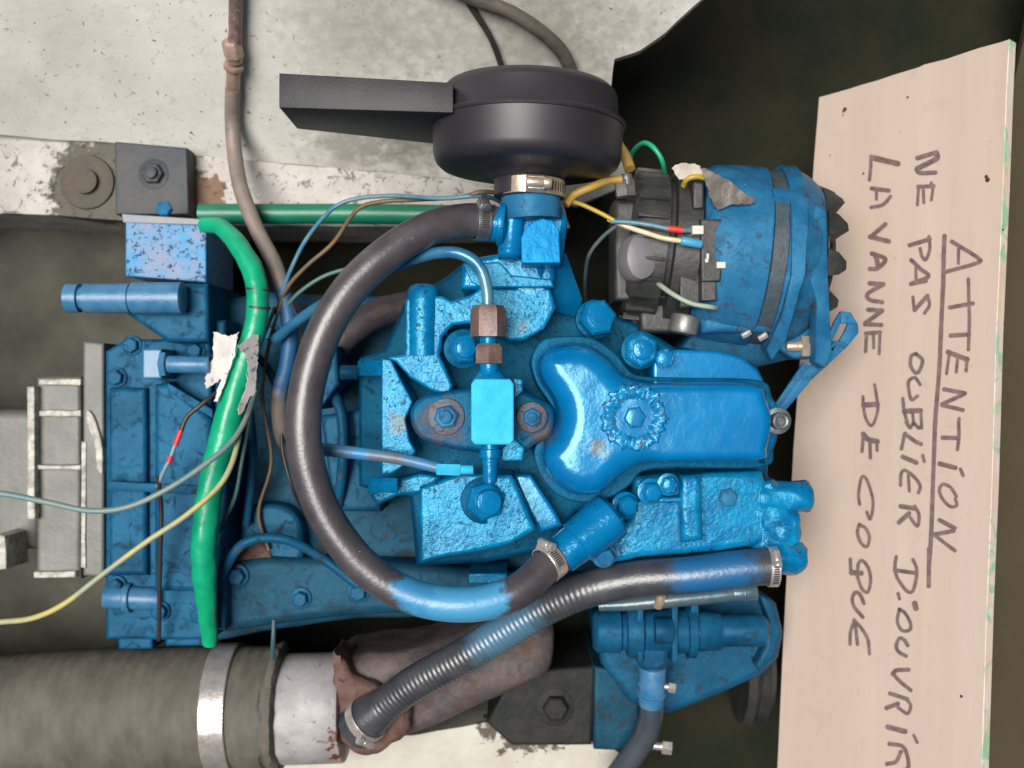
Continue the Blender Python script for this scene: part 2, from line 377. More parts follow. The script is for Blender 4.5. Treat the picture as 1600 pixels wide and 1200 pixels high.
# hull side: one sheet climbing away from the bearer, its forward edge cut on a slant
hz = lambda x, y: (-529.7 + 1.11 * (600 - y) * .55) / (1 + 1.11 * (600 - y) * .55 / 900)
sheet('hull_side', [(-420, -500), (1400, -500), (1180, -80), (1094, 0), (1040, 50), (1000, 78), (960, 92), (954, 150), (962, 210), (980, 250), (975, 290), (900, 322), (700, 280), (300, 242), (180, 224), (-60, 206), (-420, 200)],
      hz, hullm, 14, rg=(1.2, 18, 4))
sheet('engine_bearer', [(-420, 200), (-60, 206), (90, 214), (180, 224), (300, 242), (700, 280), (880, 318), (890, 356), (700, 354), (300, 352), (150, 342), (90, 336), (-420, 326)],
      lambda x, y: -243, bearer, 130, rg=(1.0, 25, 4))
sheet('lower_engine_bearer', [(380, 1300), (390, 1190), (430, 1120), (640, 1150), (760, 1128), (820, 1160), (945, 1160), (985, 1190), (955, 1300)],
      lambda x, y: -262, bearer2, 120, rg=(1.0, 25, 3))
# unseen walls added round the engine to hold back sky and side light
def wall(name, p0, p1, z0, z1, m):
    a = Vector((p0[0], p0[1], 0)); c = Vector((p1[0], p1[1], 0)); d = (c - a).normalized(); n = Vector((-d.y, d.x, 0)) * .02
    b = B(); b.rings([[a - n + Z * z0, c - n + Z * z0, c + n + Z * z0, a + n + Z * z0], [a - n + Z * z1, c - n + Z * z1, c + n + Z * z1, a + n + Z * z1]])
    return st(obj(name, b, m))
wall('forward_shade_wall', (.80, -.9), (.80, .9), -.5, .95, bulk)
wall('near_shade_wall', (-.9, -.72), (.80, -.72), -.5, .45, bulk)
wall('far_shade_wall', (-.9, .85), (.80, .85), .2, .95, bulk)
wall('aft_shade_wall', (-.9, -.9), (-.9, .9), -.5, .45, bulk)

# ------------------------------------------------------------ plywood sign board, leaning: left edge low, right edge high
_BA = W(1280, 152, -250); _BB = W(1215, 1225, -250)
_bdir = (_BB - _BA).normalized(); _bx = Vector((math.cos(math.radians(48)), .0, math.sin(math.radians(48))))
_bn = _bx.cross(-_bdir).normalized()
if _bn.z < 0: _bn = -_bn
def BP(px, py, off=0):
    o = Vector((0, 0, .9)); d = (W(px, py, 0) - o)
    t = ((_BA + _bn * off) - o).dot(_bn) / d.dot(_bn); return o + d * t
bt = thing('plywood_sign', 'bare pinkish plywood board with handwritten brown warning, leaning beside the engine', 'sign board', BP(1400, 1190))
edge_top = [(1280, 152), (1295, 148), (1330, 138), (1345, 133), (1370, 126), (1400, 116), (1436, 105), (1444, 101), (1480, 92), (1500, 85), (1530, 75), (1560, 67), (1576, 62)]
right = [(1572, 140), (1566, 300), (1556, 520), (1549, 760), (1541, 950), (1532, 1240)]
left = [(1213, 1240), (1224, 1000), (1240, 700), (1262, 400), (1272, 250)]
b = B(); face = [BP(*p) for p in edge_top + right + left]
b.rings([[p - _bn * .013 for p in face], face]); board = obj('board', b, ply, bt)
b = B(); ex = Vector((0, 0, 0))
R = [(1576, 62)] + right
F = [BP(*p) for p in R]
inn = [p - _bx * .0015 + _bn * .0004 for p in F]
# raw edge of the ply: the thickness strip on the raised right side
q0 = [p + _bn * .0004 for p in F]; q1 = [p + _bx * .0012 + _bn * .0004 for p in F]; q2 = [p + _bx * .0012 - _bn * .0135 for p in F]; q3 = [p - _bn * .0135 for p in F]
b.rings([[a, b2, c, d] for a, b2, c, d in zip(q0, q1, q2, q3)])
obj('board_edge', b, plyedge, bt)
for (px, py, r) in ((1320, 171, 2.4), (1318, 174, 1.5), (1317, 180, .9), (1418, 152, 1.3), (1543, 281, 2.4), (1541, 276, 1.8), (1349, 271, 1.3), (1297, 243, .8), (1502, 1088, 1.5), (1567, 359, 1.0)):
    c = BP(px, py, .0002); b = B(); b.lathe(c, _bn, [(0, r), (.15, r * .8), (.2, r * .3)], 10)
    obj('nail_hole', b, hole, bt)
# handwriting: each stroke traced on the board
def reg(ox, oy, s, strokes): return [[(ox + x / s, oy + y / s) for x, y in st_[0]] + [st_[1]] for st_ in strokes]
S5 = 16 / 3
TX = []
def S(w_, *p): return (list(p), w_)
TX += reg(1300, 220, S5, [
 S(9, (335,140),(545,190)), S(5.5, (325,130),(322,230),(312,325)),
 S(7, (335,398),(470,415)), S(5, (372,410),(370,485)), S(6, (485,465),(430,530),(330,555)),
 S(7, (443,697),(325,800)), S(7.5, (320,800),(470,838)),
 S(7, (335,940),(445,985),(385,1060),(318,1068)), S(8, (365,955),(385,1050)),
 S(7.5, (715,143),(868,98)), S(8.5, (872,110),(868,150),(715,230)), S(7, (705,240),(735,268),(858,264)),
 S(6.5, (720,383),(845,378)), S(5, (722,385),(712,530)), S(5, (760,385),(765,515)), S(5, (828,350),(840,400),(828,490)),
 S(7, (650,870),(812,820)), S(5.5, (808,800),(815,900),(782,990),(750,960),(735,900)),
 S(6.5, (662,995),(740,1070),(805,1130),(665,1188)), S(5, (700,1060),(700,1150)),
 S(6.5, (1000,840),(1215,975),(1208,1018),(950,1092)), S(5, (1055,890),(1053,1020)),
 S(7, (938,795),(930,1000),(928,1200)), S(5, (1135,1155),(1137,1210))])
TX += reg(1300, 440, S5, [
 S(7.5, (318,15),(425,22)), S(7, (415,30),(300,100),(312,150),(415,172)),
 S(7.5, (305,235),(415,242)), S(7, (410,250),(280,345)), S(7, (278,355),(408,362)),
 S(6.5, (285,432),(400,422)), S(5.5, (288,430),(280,582)), S(5, (345,430),(348,550)), S(5, (400,422),(393,600)),
 S(5, (355,860),(372,960),(382,1060),(355,1165),(322,1200),(282,1140),(264,1050),(258,960)), S(8.5, (265,1030),(375,1022)),
 S(6.5, (660,20),(780,-5)),
 S(5, (675,130),(685,238)), S(7, (690,235),(795,120)), S(5.5, (795,118),(812,195),(772,262)),
 S(6, (700,602),(752,650),(742,715),(702,765),(655,700),(662,620),(700,602)),
 S(5.5, (733,855),(690,800),(640,830),(640,900),(662,985),(710,955)),
 S(5.5, (590,975),(602,1080),(632,1190)), S(8, (605,1080),(735,1075)), S(5, (740,1075),(748,1220)), S(5, (672,1085),(680,1190)),
 S(6.5, (985,215),(1172,182)), S(5.5, (1137,-20),(1140,150),(1145,320),(1137,565)), S(7, (992,450),(1140,440)),
 S(8, (970,588),(1050,620),(1125,648)), S(5, (980,592),(955,765)), S(5, (1048,630),(1036,752)), S(5.5, (1125,648),(1118,742)),
 S(7, (938,898),(1105,930)), S(6.5, (1105,935),(918,1022)), S(6.5, (920,1030),(1088,1070)),
 S(5, (1060,1142),(1056,1210)),
 S(7, (928,-10),(908,420),(895,720),(868,1060),(860,1200))])
TX += reg(1300, 660, S5, [
 S(5.5, (618,0),(652,45),(680,5),(722,48),(745,28)),
 S(8.5, (262,100),(300,140),(375,160)), S(5.5, (262,95),(250,240)), S(5.5, (316,150),(320,295)), S(5, (375,150),(376,232)),
 S(5, (230,682),(222,600),(240,480),(265,450),(300,500),(340,640),(336,750),(315,808),(292,750)),
 S(5.5, (228,852),(282,885),(312,960),(292,1035),(242,1005),(212,920),(228,852)),
 S(6.5, (610,95),(680,150),(740,180)), S(5.5, (605,95),(580,220)), S(7.5, (592,288),(700,335)), S(5.5, (757,278),(768,322)),
 S(5.5, (572,522),(576,430),(610,400),(690,460),(735,530),(722,585)), S(5, (636,440),(645,572)),
 S(7.5, (575,700),(690,718)), S(5.5, (690,700),(725,770),(712,865),(650,790)), S(7.5, (640,760),(560,832)),
 S(5.5, (1056,-5),(1058,120),(1046,225)), S(7, (925,128),(1050,130)), S(7.5, (900,345),(1025,378)), S(5.5, (1072,392),(1092,440)),
 S(5.5, (1035,615),(990,545),(925,515),(895,570),(930,650),(990,702),(1040,690),(1028,642)),
 S(7, (898,815),(1020,880)), S(7, (1010,905),(850,935)), S(6, (855,940),(1022,1068)),
 S(7, (860,-10),(842,500),(826,950),(808,1200))])
TX += reg(1300, 860, S5, [
 S(5.5, (152,75),(158,185)), S(8.5, (165,185),(240,190)), S(5.5, (215,150),(220,110),(250,85),(300,140),(322,240),(300,345),(250,320),(205,200)),
 S(6, (265,440),(235,370),(195,350),(170,400),(185,470),(255,555)),
 S(5.5, (185,580),(260,670),(300,750),(312,860)), S(5.5, (185,590),(155,680),(150,780)), S(5.5, (195,620),(212,782)),
 S(5.5, (535,55),(525,140),(545,230),(620,335),(670,342),(700,250),(705,150),(675,80)), S(6.5, (525,165),(700,190)),
 S(5.5, (552,362),(562,402)), S(9, (690,445),(698,480)),
 S(5.5, (562,490),(610,525),(655,610),(645,665),(582,665),(545,590),(562,490)),
 S(6, (630,790),(600,745),(560,735),(535,800),(560,850),(615,880)), S(7, (635,995),(540,1000),(508,1028)), S(6, (508,1030),(570,1095),(655,1165)),
 S(7, (810,-10),(806,295))])
TX += reg(1200, 1000, 4, [
 S(6.5, (765,335),(870,370)), S(5.5, (865,370),(892,410),(872,460),(815,425)), S(7, (810,400),(742,425)),
 S(8, (750,545),(855,572)), S(5, (912,598),(932,640)),
 S(6.5, (760,650),(840,665),(872,730),(875,800),(830,820)), S(6.5, (830,700),(800,760),(745,775))])
b = B(); li = 0
for stq in TX:
    wd = stq[-1]; P2 = [Vector((p[0], p[1])) for p in stq[:-1]]
    Q = crom(P2, 6) if len(P2) > 2 else [P2[0].lerp(P2[1], i / 6) for i in range(7)]
    li += 1; lift = .0003 + (li % 13) * .00002
    Lr = []
    for i, p in enumerate(Q):
        tg = (Q[min(i + 1, len(Q) - 1)] - Q[max(i - 1, 0)]).normalized(); nn = Vector((-tg.y, tg.x))
        wv = wd / 2 * (1 + .10 * noise.noise(Vector((p.x * .2, p.y * .2, li))))
        if i == 0: p = p - tg * wd * .25
        if i == len(Q) - 1: p = p + tg * wd * .25
        Lr.append((p + nn * wv, p - nn * wv, tg))
    a0 = [(Lr[0][0] + Lr[0][1]) / 2 - Lr[0][2] * wd * .22]; 
    top = []
    L0 = [x[0] for x in Lr]; L1 = [x[1] for x in Lr]
    n0 = len(L0)
    vt = [[b.bm.verts.new(BP(v.x, v.y, lift)) for v in (L0[i], L1[i])] for i in range(n0)]
    for i in range(n0 - 1): b.face((vt[i][0], vt[i][1], vt[i + 1][1], vt[i + 1][0]))
    for e, sgn in ((0, -1), (n0 - 1, 1)):
        c = (L0[e] + L1[e]) / 2 + Lr[e][2] * sgn * wd * .32
        q_ = L0[e].lerp(L1[e], .22) + Lr[e][2] * sgn * wd * .24; r_ = L0[e].lerp(L1[e], .78) + Lr[e][2] * sgn * wd * .24
        b.face((vt[e][0], b.bm.verts.new(BP(q_.x, q_.y, lift)), b.bm.verts.new(BP(c.x, c.y, lift)), b.bm.verts.new(BP(r_.x, r_.y, lift)), vt[e][1]))
obj('handwriting', b, ink, bt)

# ------------------------------------------------------------ engine mount on the upper bearer
em = thing('engine_mount', 'dark steel mount bracket with one bolt, bolted on the stained white bearer', 'engine mount', W(235, 280, -243))
b = B(); b.pill([(179, 221), (292, 231), (295, 335), (181, 335)], -214, -241, 1.5, 3); obj('mount_plate', b, mat('mount_steel', (.022, .030, .045), (.045, .046, .048), 30, rough=.5, spec=.3, chip=(60, .72, (.45, .42, .38), .03), bump=(150, .3)), em)
nut(em, 240, 272, -214, 17, 7, m=MATS['mount_steel'], wr=24, stud=10, studh=5, name='mount_nut')
b = B(); b.pill([(190, 334), (330, 343), (330, 352), (192, 348)], -158, -240, 1, 3); obj('mount_flange', b, mat('mount_grey', (.16, .20, .26), (.22, .22, .20), 40, rough=.5, bump=(150, .3)), em)
b = B(); b.pill([(196, 347), (322, 352), (322, 441), (196, 431)], -148, -250, 1.5, 3); obj('mount_block', b, speck, em)
nut(em, 258, 328, -170, 13, 6, ax=Vector((0, .25, 1)), m=bluel, name='mount_bolt')
b = B(); c = W(137, 285, -243); b.lathe(c, Z, [(0, 30), (3, 29), (4, 22), (4, 14), (10, 13.5), (11, 10)], 28); tag(obj('anchor_bolt', b, mat('grimy_bolt', (.055, .048, .034), (.075, .062, .042), 60, rough=.7, bump=(120, .5))), 'rusty brown bolt head on the white bearer left of the mount bracket', 'bolt')

# ------------------------------------------------------------ gearbox and coupling
gb = thing('gearbox', 'faded blue marine gearbox behind the green sleeve, at the left end of the engine', 'gearbox', W(250, 720, -340))
b = B()
b.pill([(164, 548), (196, 530), (330, 530), (332, 1000), (164, 1000)], -166, -330, 4, 4)
b.pill([(240, 600), (262, 596), (330, 655), (330, 925), (240, 925)], -146, -200, 6, 4)
b.pill([(168, 606), (228, 606), (230, 900), (168, 900)], -158, -200, 5, 4)
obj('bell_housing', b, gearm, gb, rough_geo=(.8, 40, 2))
for (x0, y0, x1, y1) in ((262, 598, 332, 640), (168, 752, 330, 760)):
    b = B(); b.slab([W(x0, y0, -142), W(x1, y1, -142), W(x1, y1 + 14, -142), W(x0, y0 + 14, -142)], 12); obj('casting_rib', b, gearm, gb, bevel=1.2)
b = B(); b.pill([(196, 443), (325, 443), (327, 535), (262, 535), (240, 520), (196, 490)], -128, -260, 5, 4); obj('gearbox_cover', b, gearm, gb)
b = B(); p0 = W(104, 466, -112)
b.lathe(p0, X, [(0, 13), (1, 14), (13, 14), (13.5, 11), (18, 11), (18.5, 14.5), (62, 14.5), (62.5, 13), (64, 13), (64.5, 15.5), (112, 15.5), (114, 12)], 32)
obj('selector_shaft', b, mat('gear_blue_pale', (.02, .13, .27), (.06, .18, .32), 60, rough=.38, chip=(120, .68, (.02, .07, .16), .04), bump=(160, .2)), gb)
b = B(); b.box(222, 545, 252, 592, -122, -200, 2); obj('inspection_plug', b, MATS['gear_blue_pale'], gb)
b = B(); b.cyl(W(256, 569, -122), W(328, 570, -122), 8.5); b.cyl(W(252, 569, -122), W(262, 569, -122), 13, seg=6); obj('breather_tube', b, MATS['gear_blue_pale'], gb)
b = B(); b.cyl(W(165, 932, -165), W(252, 936, -165), 12); b.cyl(W(196, 934, -165), W(206, 934, -165), 15); obj('drain_tube', b, MATS['gear_blue_pale'], gb)
b = B(); b.box(184, 940, 238, 1015, -190, -300, 3); b.box(258, 960, 316, 1010, -195, -300, 3); obj('gearbox_foot', b, gearm, gb)

cp = thing('shaft_coupling', 'boxy dark grey iron coupling casting with pale worn ridges, left of the blue gearbox', 'coupling', W(90, 720, -340))
b = B(); b.pill([(56, 588), (126, 588), (126, 905), (56, 905)], -200, -330, 5, 4); b.pill([(-200, 640), (60, 640), (60, 860), (-200, 860)], -236, -330, 12, 4); obj('hub', b, couplm, cp)
b = B(); b.pill([(129, 533), (162, 536), (162, 903), (129, 900)], -172, -330, 3, 3); obj('flange', b, couplm, cp)
b = B(); b.pill([(138, 640), (150, 660), (160, 700), (160, 740), (150, 730), (146, 690), (134, 660)], -168, -180, 2, 2, smooth=True, n=3); obj('scuffed_boss', b, ridge, cp, rough_geo=(.8, 90))
for (x0, y0, x1, y1, z_) in ((60, 592, 126, 602, -192), (60, 641, 126, 651, -192), (58, 727, 126, 734, -190), (52, 893, 118, 903, -194), (42, 604, 54, 812, -188), (126, 690, 134, 888, -170)):
    b = B(); b.pill([(x0, y0), (x1, y0), (x1, y1), (x0, y1)], z_, z_ - 30, 1.5, 2); obj('clamp_rib', b, ridge, cp, rough_geo=(.9, 90, 2))
b = B(); b.pill([(-6, 835), (8, 838), (10, 890), (-6, 892)], -190, -240, 2, 2); obj('end_lug', b, ridge, cp, rough_geo=(.9, 90, 1))

# ------------------------------------------------------------ the engine
en = thing('marine_engine', 'bright blue painted marine diesel engine filling the middle of the picture', 'engine', W(780, 700, -440))
def part(name, fn, m, **k):
    b = B(); fn(b); return obj(name, b, m, en, **k)
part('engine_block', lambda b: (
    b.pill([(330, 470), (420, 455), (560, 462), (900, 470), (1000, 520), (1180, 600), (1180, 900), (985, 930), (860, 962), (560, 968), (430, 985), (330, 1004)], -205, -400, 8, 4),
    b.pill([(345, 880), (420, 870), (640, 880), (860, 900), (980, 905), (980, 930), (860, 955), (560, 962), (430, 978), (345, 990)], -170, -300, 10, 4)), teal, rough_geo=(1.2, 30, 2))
part('side_cover', lambda b: b.pill([(380, 800), (440, 790), (470, 820), (470, 880), (430, 900), (385, 880)], -178, -210, 6, 4, smooth=True), dirty)
part('flywheel_flange', lambda b: b.pill([(335, 500), (352, 500), (356, 700), (352, 985), (335, 985)], -150, -300, 4, 4), dirty)
part('pushrod_tube', lambda b: (b.tube([(385, 820, -168), (392, 760, -160), (396, 700, -160), (390, 640, -170)], 4, 12),), dirty)
part('pushrod_tube', lambda b: (b.tube([(520, 612, -140), (534, 650, -135), (536, 720, -135), (528, 790, -150)], 5.5, 14)), dirty)
part('block_shoulder', lambda b: (b.pill([(498, 540), (526, 540), (530, 600), (500, 640)], -120, -210, 4, 4), b.pill([(500, 650), (560, 640), (596, 640), (596, 800), (520, 800)], -150, -210, 6, 4)), dirty)
# head: a lower deck with raised castings
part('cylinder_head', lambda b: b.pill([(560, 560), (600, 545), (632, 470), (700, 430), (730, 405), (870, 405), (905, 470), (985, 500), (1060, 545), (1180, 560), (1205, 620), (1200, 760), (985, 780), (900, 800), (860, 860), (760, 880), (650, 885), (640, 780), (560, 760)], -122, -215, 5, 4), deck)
part('upper_casting', lambda b: b.pill([(600, 558), (632, 553), (632, 470), (640, 462), (690, 462), (705, 470), (735, 460), (752, 449), (860, 449), (869, 480), (850, 515), (818, 532), (795, 534), (770, 520), (735, 505), (707, 508), (692, 526), (688, 555), (698, 580), (708, 602), (702, 620), (672, 610), (640, 590), (618, 566)], -56, -140, 3, 4), cast, rough_geo=(.6, 90, 2))
part('head_flange', lambda b: b.pill([(596, 560), (611, 562), (628, 596), (645, 628), (633, 655), (640, 688), (650, 706), (634, 726), (612, 740), (596, 742)], -52, -140, 1.5, 3), cast)
part('lower_casting', lambda b: b.pill([(655, 762), (690, 750), (720, 738), (800, 742), (822, 790), (838, 828), (800, 850), (740, 864), (690, 872), (655, 884)], -58, -150, 4, 4), cast, rough_geo=(.6, 90, 2))
part('casting_boss', lambda b: (b.lathe(W(661, 556, -66), Y, [(0, 15), (50, 15.5), (60, 15), (64, 12.5), (66, 8)], 36),), cast, rough_geo=(.4, 120))
part('flange_bolt', lambda b: b.cyl(W(560, 575, -70), W(598, 575, -70), 8, seg=6, e=1.2), cast)
part('flange_bolt', lambda b: b.cyl(W(532, 582, -90), W(560, 582, -90), 7, e=1.2), dirty)
part('flange_bolt', lambda b: b.cyl(W(576, 758, -70), W(622, 758, -70), 8, seg=6, e=1.2), cast)
part('manifold_flange', lambda b: b.pill([(640, 745), (655, 740), (690, 745), (660, 770), (620, 775), (590, 790), (578, 775), (600, 750)], -90, -140, 3, 3), cast)
part('sump_plate', lambda b: b.box(732, 896, 792, 912, -110, -180, 1.5), cast)
part('valve_chest', lambda b: b.pill([(802, 742), (830, 742), (868, 800), (880, 822), (845, 832), (826, 800)], -84, -150, 3, 3), smooth)

# intake elbow standing on the head
ie = part('intake_elbow', lambda b: (
    b.pill([(778, 330), (800, 318), (880, 322), (888, 345), (880, 408), (778, 402)], -38, -120, 6, 5),
    b.pill([(790, 395), (868, 395), (868, 440), (840, 480), (800, 452), (720, 452), (722, 412), (740, 402)], -56, -130, 5, 4),
    b.slab([W(845, 405, -48), W(884, 396, -70), W(910, 468, -98), W(902, 496, -108), W(846, 478, -66)], 20)), blue, rough_geo=(.5, 80, 1))
b = B(); b.pill([(815, 411), (814, 372), (820, 356), (834, 345), (848, 341), (864, 345), (874, 358), (876, 411)], -14, -60, 1.2, 3); obj('elbow_face', b, mat('orange_peel_blue', (.001, .15, .40), (.002, .19, .46), 30, rough=.25, spec=.35, tint=(.16, .72, 1), bump=(90, .5), chip=(180, .68, (.15, .55, .8), .06)), ie)
b = B(); b.lathe(W(796, 402, -36), Vector((.08, 1, 0)), [(-2, 5), (0, 9), (3, 11), (30, 11), (38, 13), (41, 9)], 28); obj('elbow_rib', b, blue, ie, rough_geo=(.4, 100))
b = B(); b.cyl(W(758, 349, -32), W(790, 351, -32), 15.5); b.cyl(W(778, 350, -32), W(788, 351, -32), 19); obj('water_spigot', b, blue, ie)
b = B(); b.cyl(W(831, 345, -40), W(829, 300, -40), 27, seg=48); obj('intake_neck', b, bluel, ie)
part('head_pad', lambda b: b.pill([(722, 412), (780, 408), (800, 430), (862, 436), (866, 449), (752, 449), (736, 440)], -47, -80, 1.5, 3), cast, rough_geo=(.4, 100, 1))

# injector
inj = part('injector', lambda b: (
    b.pill([(742, 592), (797, 592), (803, 600), (803, 688), (797, 695), (742, 695), (736, 688), (736, 600)], 4, -85, 1.6, 3)), pale)
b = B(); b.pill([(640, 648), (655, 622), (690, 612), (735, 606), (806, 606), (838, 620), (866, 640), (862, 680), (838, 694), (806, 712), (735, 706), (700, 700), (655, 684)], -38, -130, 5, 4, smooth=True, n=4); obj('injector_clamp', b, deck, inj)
b = B(); b.pill([(803, 592), (817, 592), (818, 612), (803, 625)], -30, -80, 1.5, 2); obj('clamp_ear', b, cast, inj)
b = B(); b.pill([(803, 684), (820, 700), (816, 720), (782, 720), (784, 700)], -34, -80, 1.5, 2); obj('clamp_ear', b, cast, inj)
b = B(); b.lathe(W(766, 600, -16), Y, [(-4, 17), (4, 16), (9, 12), (12, 9), (26, 8.5)], 28); obj('injector_neck', b, blue, inj)
b = B(); b.lathe(W(766, 690, -22), -Y, [(-2, 8), (6, 8), (7, 9.5), (14, 9.5), (15, 7.5), (30, 6.5), (36, 6)], 28); obj('leak_off_stub', b, blue, inj)
b = B(); b.hexn(W(763, 526, -6), Y, 15.5, 27, PI / 6); obj('union_nut', b, copper, inj, ang=25)
b = B(); b.cyl(W(764, 540, -8), W(763, 524, -8), 7.5); b.cyl(W(765, 585, -12), W(764, 566, -10), 8); obj('union_collar', b, blue, inj)
b = B(); b.hexn(W(764, 568, -10), Y, 13, 17, 0); obj('union_nut', b, copper, inj, ang=25)
nut(en, 697, 651, -36, 19, 8, m=bluel, wr=29, wm=washerm, stud=10, studh=5, ph=.2)
nut(en, 831, 652, -30, 15, 8, m=bluel, wr=24, wm=washerm, stud=8, studh=6, ph=.5)
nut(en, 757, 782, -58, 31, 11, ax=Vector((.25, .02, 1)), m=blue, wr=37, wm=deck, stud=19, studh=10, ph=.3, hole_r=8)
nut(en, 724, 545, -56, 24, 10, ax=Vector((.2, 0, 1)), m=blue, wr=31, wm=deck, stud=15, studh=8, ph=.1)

# rocker cover
flange = [(847, 532), (880, 525), (925, 528), (962, 552), (985, 580), (1010, 588), (1060, 590), (1185, 594), (1206, 618), (1216, 655), (1210, 700), (1192, 730), (1060, 731), (1005, 737), (982, 760), (940, 783), (893, 783), (858, 762), (836, 722), (838, 694), (862, 672), (867, 650), (858, 628), (838, 598), (830, 562)]
def dome(b, out, zt, zb, r, drop, wall=3.2, step=1.0, bumps=()):
    pts = [W(p[0], p[1], -10) * 1000 for p in crc(out, 8)]; P2 = [(p.x, p.y) for p in pts]
    x0 = min(p[0] for p in P2) - 3; x1 = max(p[0] for p in P2) + 3; y0 = min(p[1] for p in P2) - 3; y1 = max(p[1] for p in P2) + 3
    n = len(P2); seg = [(P2[i], P2[(i + 1) % n]) for i in range(n)]
    def sd(x, y):
        best = 1e9; ins_ = False
        for (ax_, ay_), (bx_, by_) in seg:
            ex_, ey_ = bx_ - ax_, by_ - ay_; wx, wy = x - ax_, y - ay_
            t = max(0, min(1, (wx * ex_ + wy * ey_) / (ex_ * ex_ + ey_ * ey_ + 1e-12))); dx, dy = wx - ex_ * t, wy - ey_ * t
            q = dx * dx + dy * dy
            if q < best: best = q
            if (ay_ > y) != (by_ > y) and x < ex_ * (y - ay_) / (ey_ + 1e-12) + ax_: ins_ = not ins_
        return math.sqrt(best) * (1 if ins_ else -1)
    nx = int((x1 - x0) / step) + 1; ny = int((y1 - y0) / step) + 1; V = {}
    for j_ in range(ny + 1):
        for i_ in range(nx + 1):
            x, y = x0 + i_ * step, y0 + j_ * step; d_ = sd(x, y)
            if d_ < -2.2: continue
            if d_ < wall: rr_ = r + (9 - r) * max(0, min(1, (x - 100) / 30)); dp = drop * (.45 + .55 * (rr_ - 9) / (r - 9)); z_ = zb + (zt - dp - zb) * max(0, (d_ + 1.5) / (wall + 1.5))
            else:
                rr_ = r + (9 - r) * max(0, min(1, (x - 100) / 30)); u_ = min(1, (d_ - wall) / rr_); dp = drop * (.45 + .55 * (rr_ - 9) / (r - 9)); z_ = zt - dp + dp * math.sqrt(max(0, 1 - (1 - u_) ** 2))
            z_ += .25 * noise.noise(Vector((x * .06, y * .06, 3)))
            V[i_, j_] = b.bm.verts.new((x / 1e3, y / 1e3, z_ / 1e3))
    for (i_, j_) in list(V):
        q = [V.get((i_, j_)), V.get((i_ + 1, j_)), V.get((i_ + 1, j_ + 1)), V.get((i_, j_ + 1))]
        if all(q): b.face(q)
rc = part('rocker_cover', lambda b: dome(b, [(852, 543), (885, 533), (922, 536), (955, 556), (978, 582), (1010, 592), (1060, 594), (1180, 597), (1201, 622), (1209, 655), (1203, 698), (1187, 724), (1060, 726), (1010, 728), (978, 745), (942, 775), (898, 778), (863, 756), (845, 722), (849, 697), (865, 676), (871, 650), (863, 625), (844, 596), (837, 566)], 0, -60, 20, 18), smooth, ang=80)
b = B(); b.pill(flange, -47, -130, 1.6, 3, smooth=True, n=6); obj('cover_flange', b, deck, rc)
part('cover_base', lambda b: b.pill([(1020, 552), (1060, 546), (1120, 548), (1160, 558), (1184, 578), (1200, 606), (1160, 612), (1020, 600)], -52, -140, 3, 3), smooth)
capo = W(990, 652, -4)
b = B(); flakes = random.Random(3)
wob = [flakes.uniform(.93, 1.04) for _ in range(96)]
b.lathe(capo, Z, [(-8, 29), (2, 29), (5, 28.5), (7, 27), (7.5, 25), (7, 23), (7, 21), (6, 19), (4.6, 17), (3.4, 15), (3, 12)], 144, star=lambda f, q: (1 + (.045 if q[1] > 14 else 0) * math.cos(f * 2 * PI * 16)) * (wob[int(f * 96) % 96] if q[1] > 14 else 1))
fc = obj('filler_cap', b, mat('flaking_cap_paint', (.002, .14, .34), (.01, .22, .44), 90, rough=.16, chip=(130, .57, (.13, .12, .20), .05), chip2=(200, .66, (.45, .5, .55), .04), bump=(120, .7), spec=.7, tint=(.45, .85, 1)), rc, rough_geo=(1.0, 150))
for i in range(16):
    a = i * PI / 8 + .0 + flakes.uniform(-.12, .12); d = Vector((math.cos(a), math.sin(a), 0)); b = B()
    b.lathe(capo + d * .0165 + Z * .0058, d, [(0, .8), (2, 1.8), (7, 2.2), (9.5, 1.0)], 10); obj('grip_lobe', b, MATS['flaking_cap_paint'], fc, rough_geo=(.9, 250))
b = B(); b.hexn(capo + Z * .001, Z, 10, 7.5, .1); b.lathe(capo + Z * .0084, Z, [(0, 7.5), (.6, 7), (.8, 5)], 20); obj('centre_bolt', b, smooth, fc, ang=25)
# dark end of the cover with its rod nut
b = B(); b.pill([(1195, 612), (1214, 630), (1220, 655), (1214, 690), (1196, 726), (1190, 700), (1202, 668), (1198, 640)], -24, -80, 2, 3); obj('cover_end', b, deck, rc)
b = B(); o_ = W(1219, 658, -14); b.lathe(o_, Vector((.1, 0, 1)), [(-20, 7), (0, 7.5), (3, 7.5), (4, 6), (3.4, 4), (1.5, 3.4)], 24); b.cyl(o_ - Z * .03, o_ - Z * .008, 12); obj('rod_nut', b, mat('dark_steel', (.09, .11, .12), (.14, .16, .17), 80, rough=.4, metal=.5, bump=(200, .3)), rc)
# bolts round the cover
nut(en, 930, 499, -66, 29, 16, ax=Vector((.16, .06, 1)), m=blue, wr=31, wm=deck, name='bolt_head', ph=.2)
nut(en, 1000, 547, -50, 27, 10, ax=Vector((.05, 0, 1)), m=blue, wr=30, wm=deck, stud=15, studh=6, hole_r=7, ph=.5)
nut(en, 1038, 560, -42, 16, 7, m=blue, wr=0, name='bolt_head', ph=.3)
nut(en, 1044, 757, -50, 14, 9, m=blue, name='bolt_head', ph=.1, wr=18)
nut(en, 1016, 768, -54, 16, 9, ax=Vector((.15, 0, 1)), m=blue, name='bolt_head', wr=21)
nut(en, 977, 790, -52, 17, 9, ax=Vector((.25, 0, 1)), m=blue, name='bolt_head', wr=22, ph=.4)
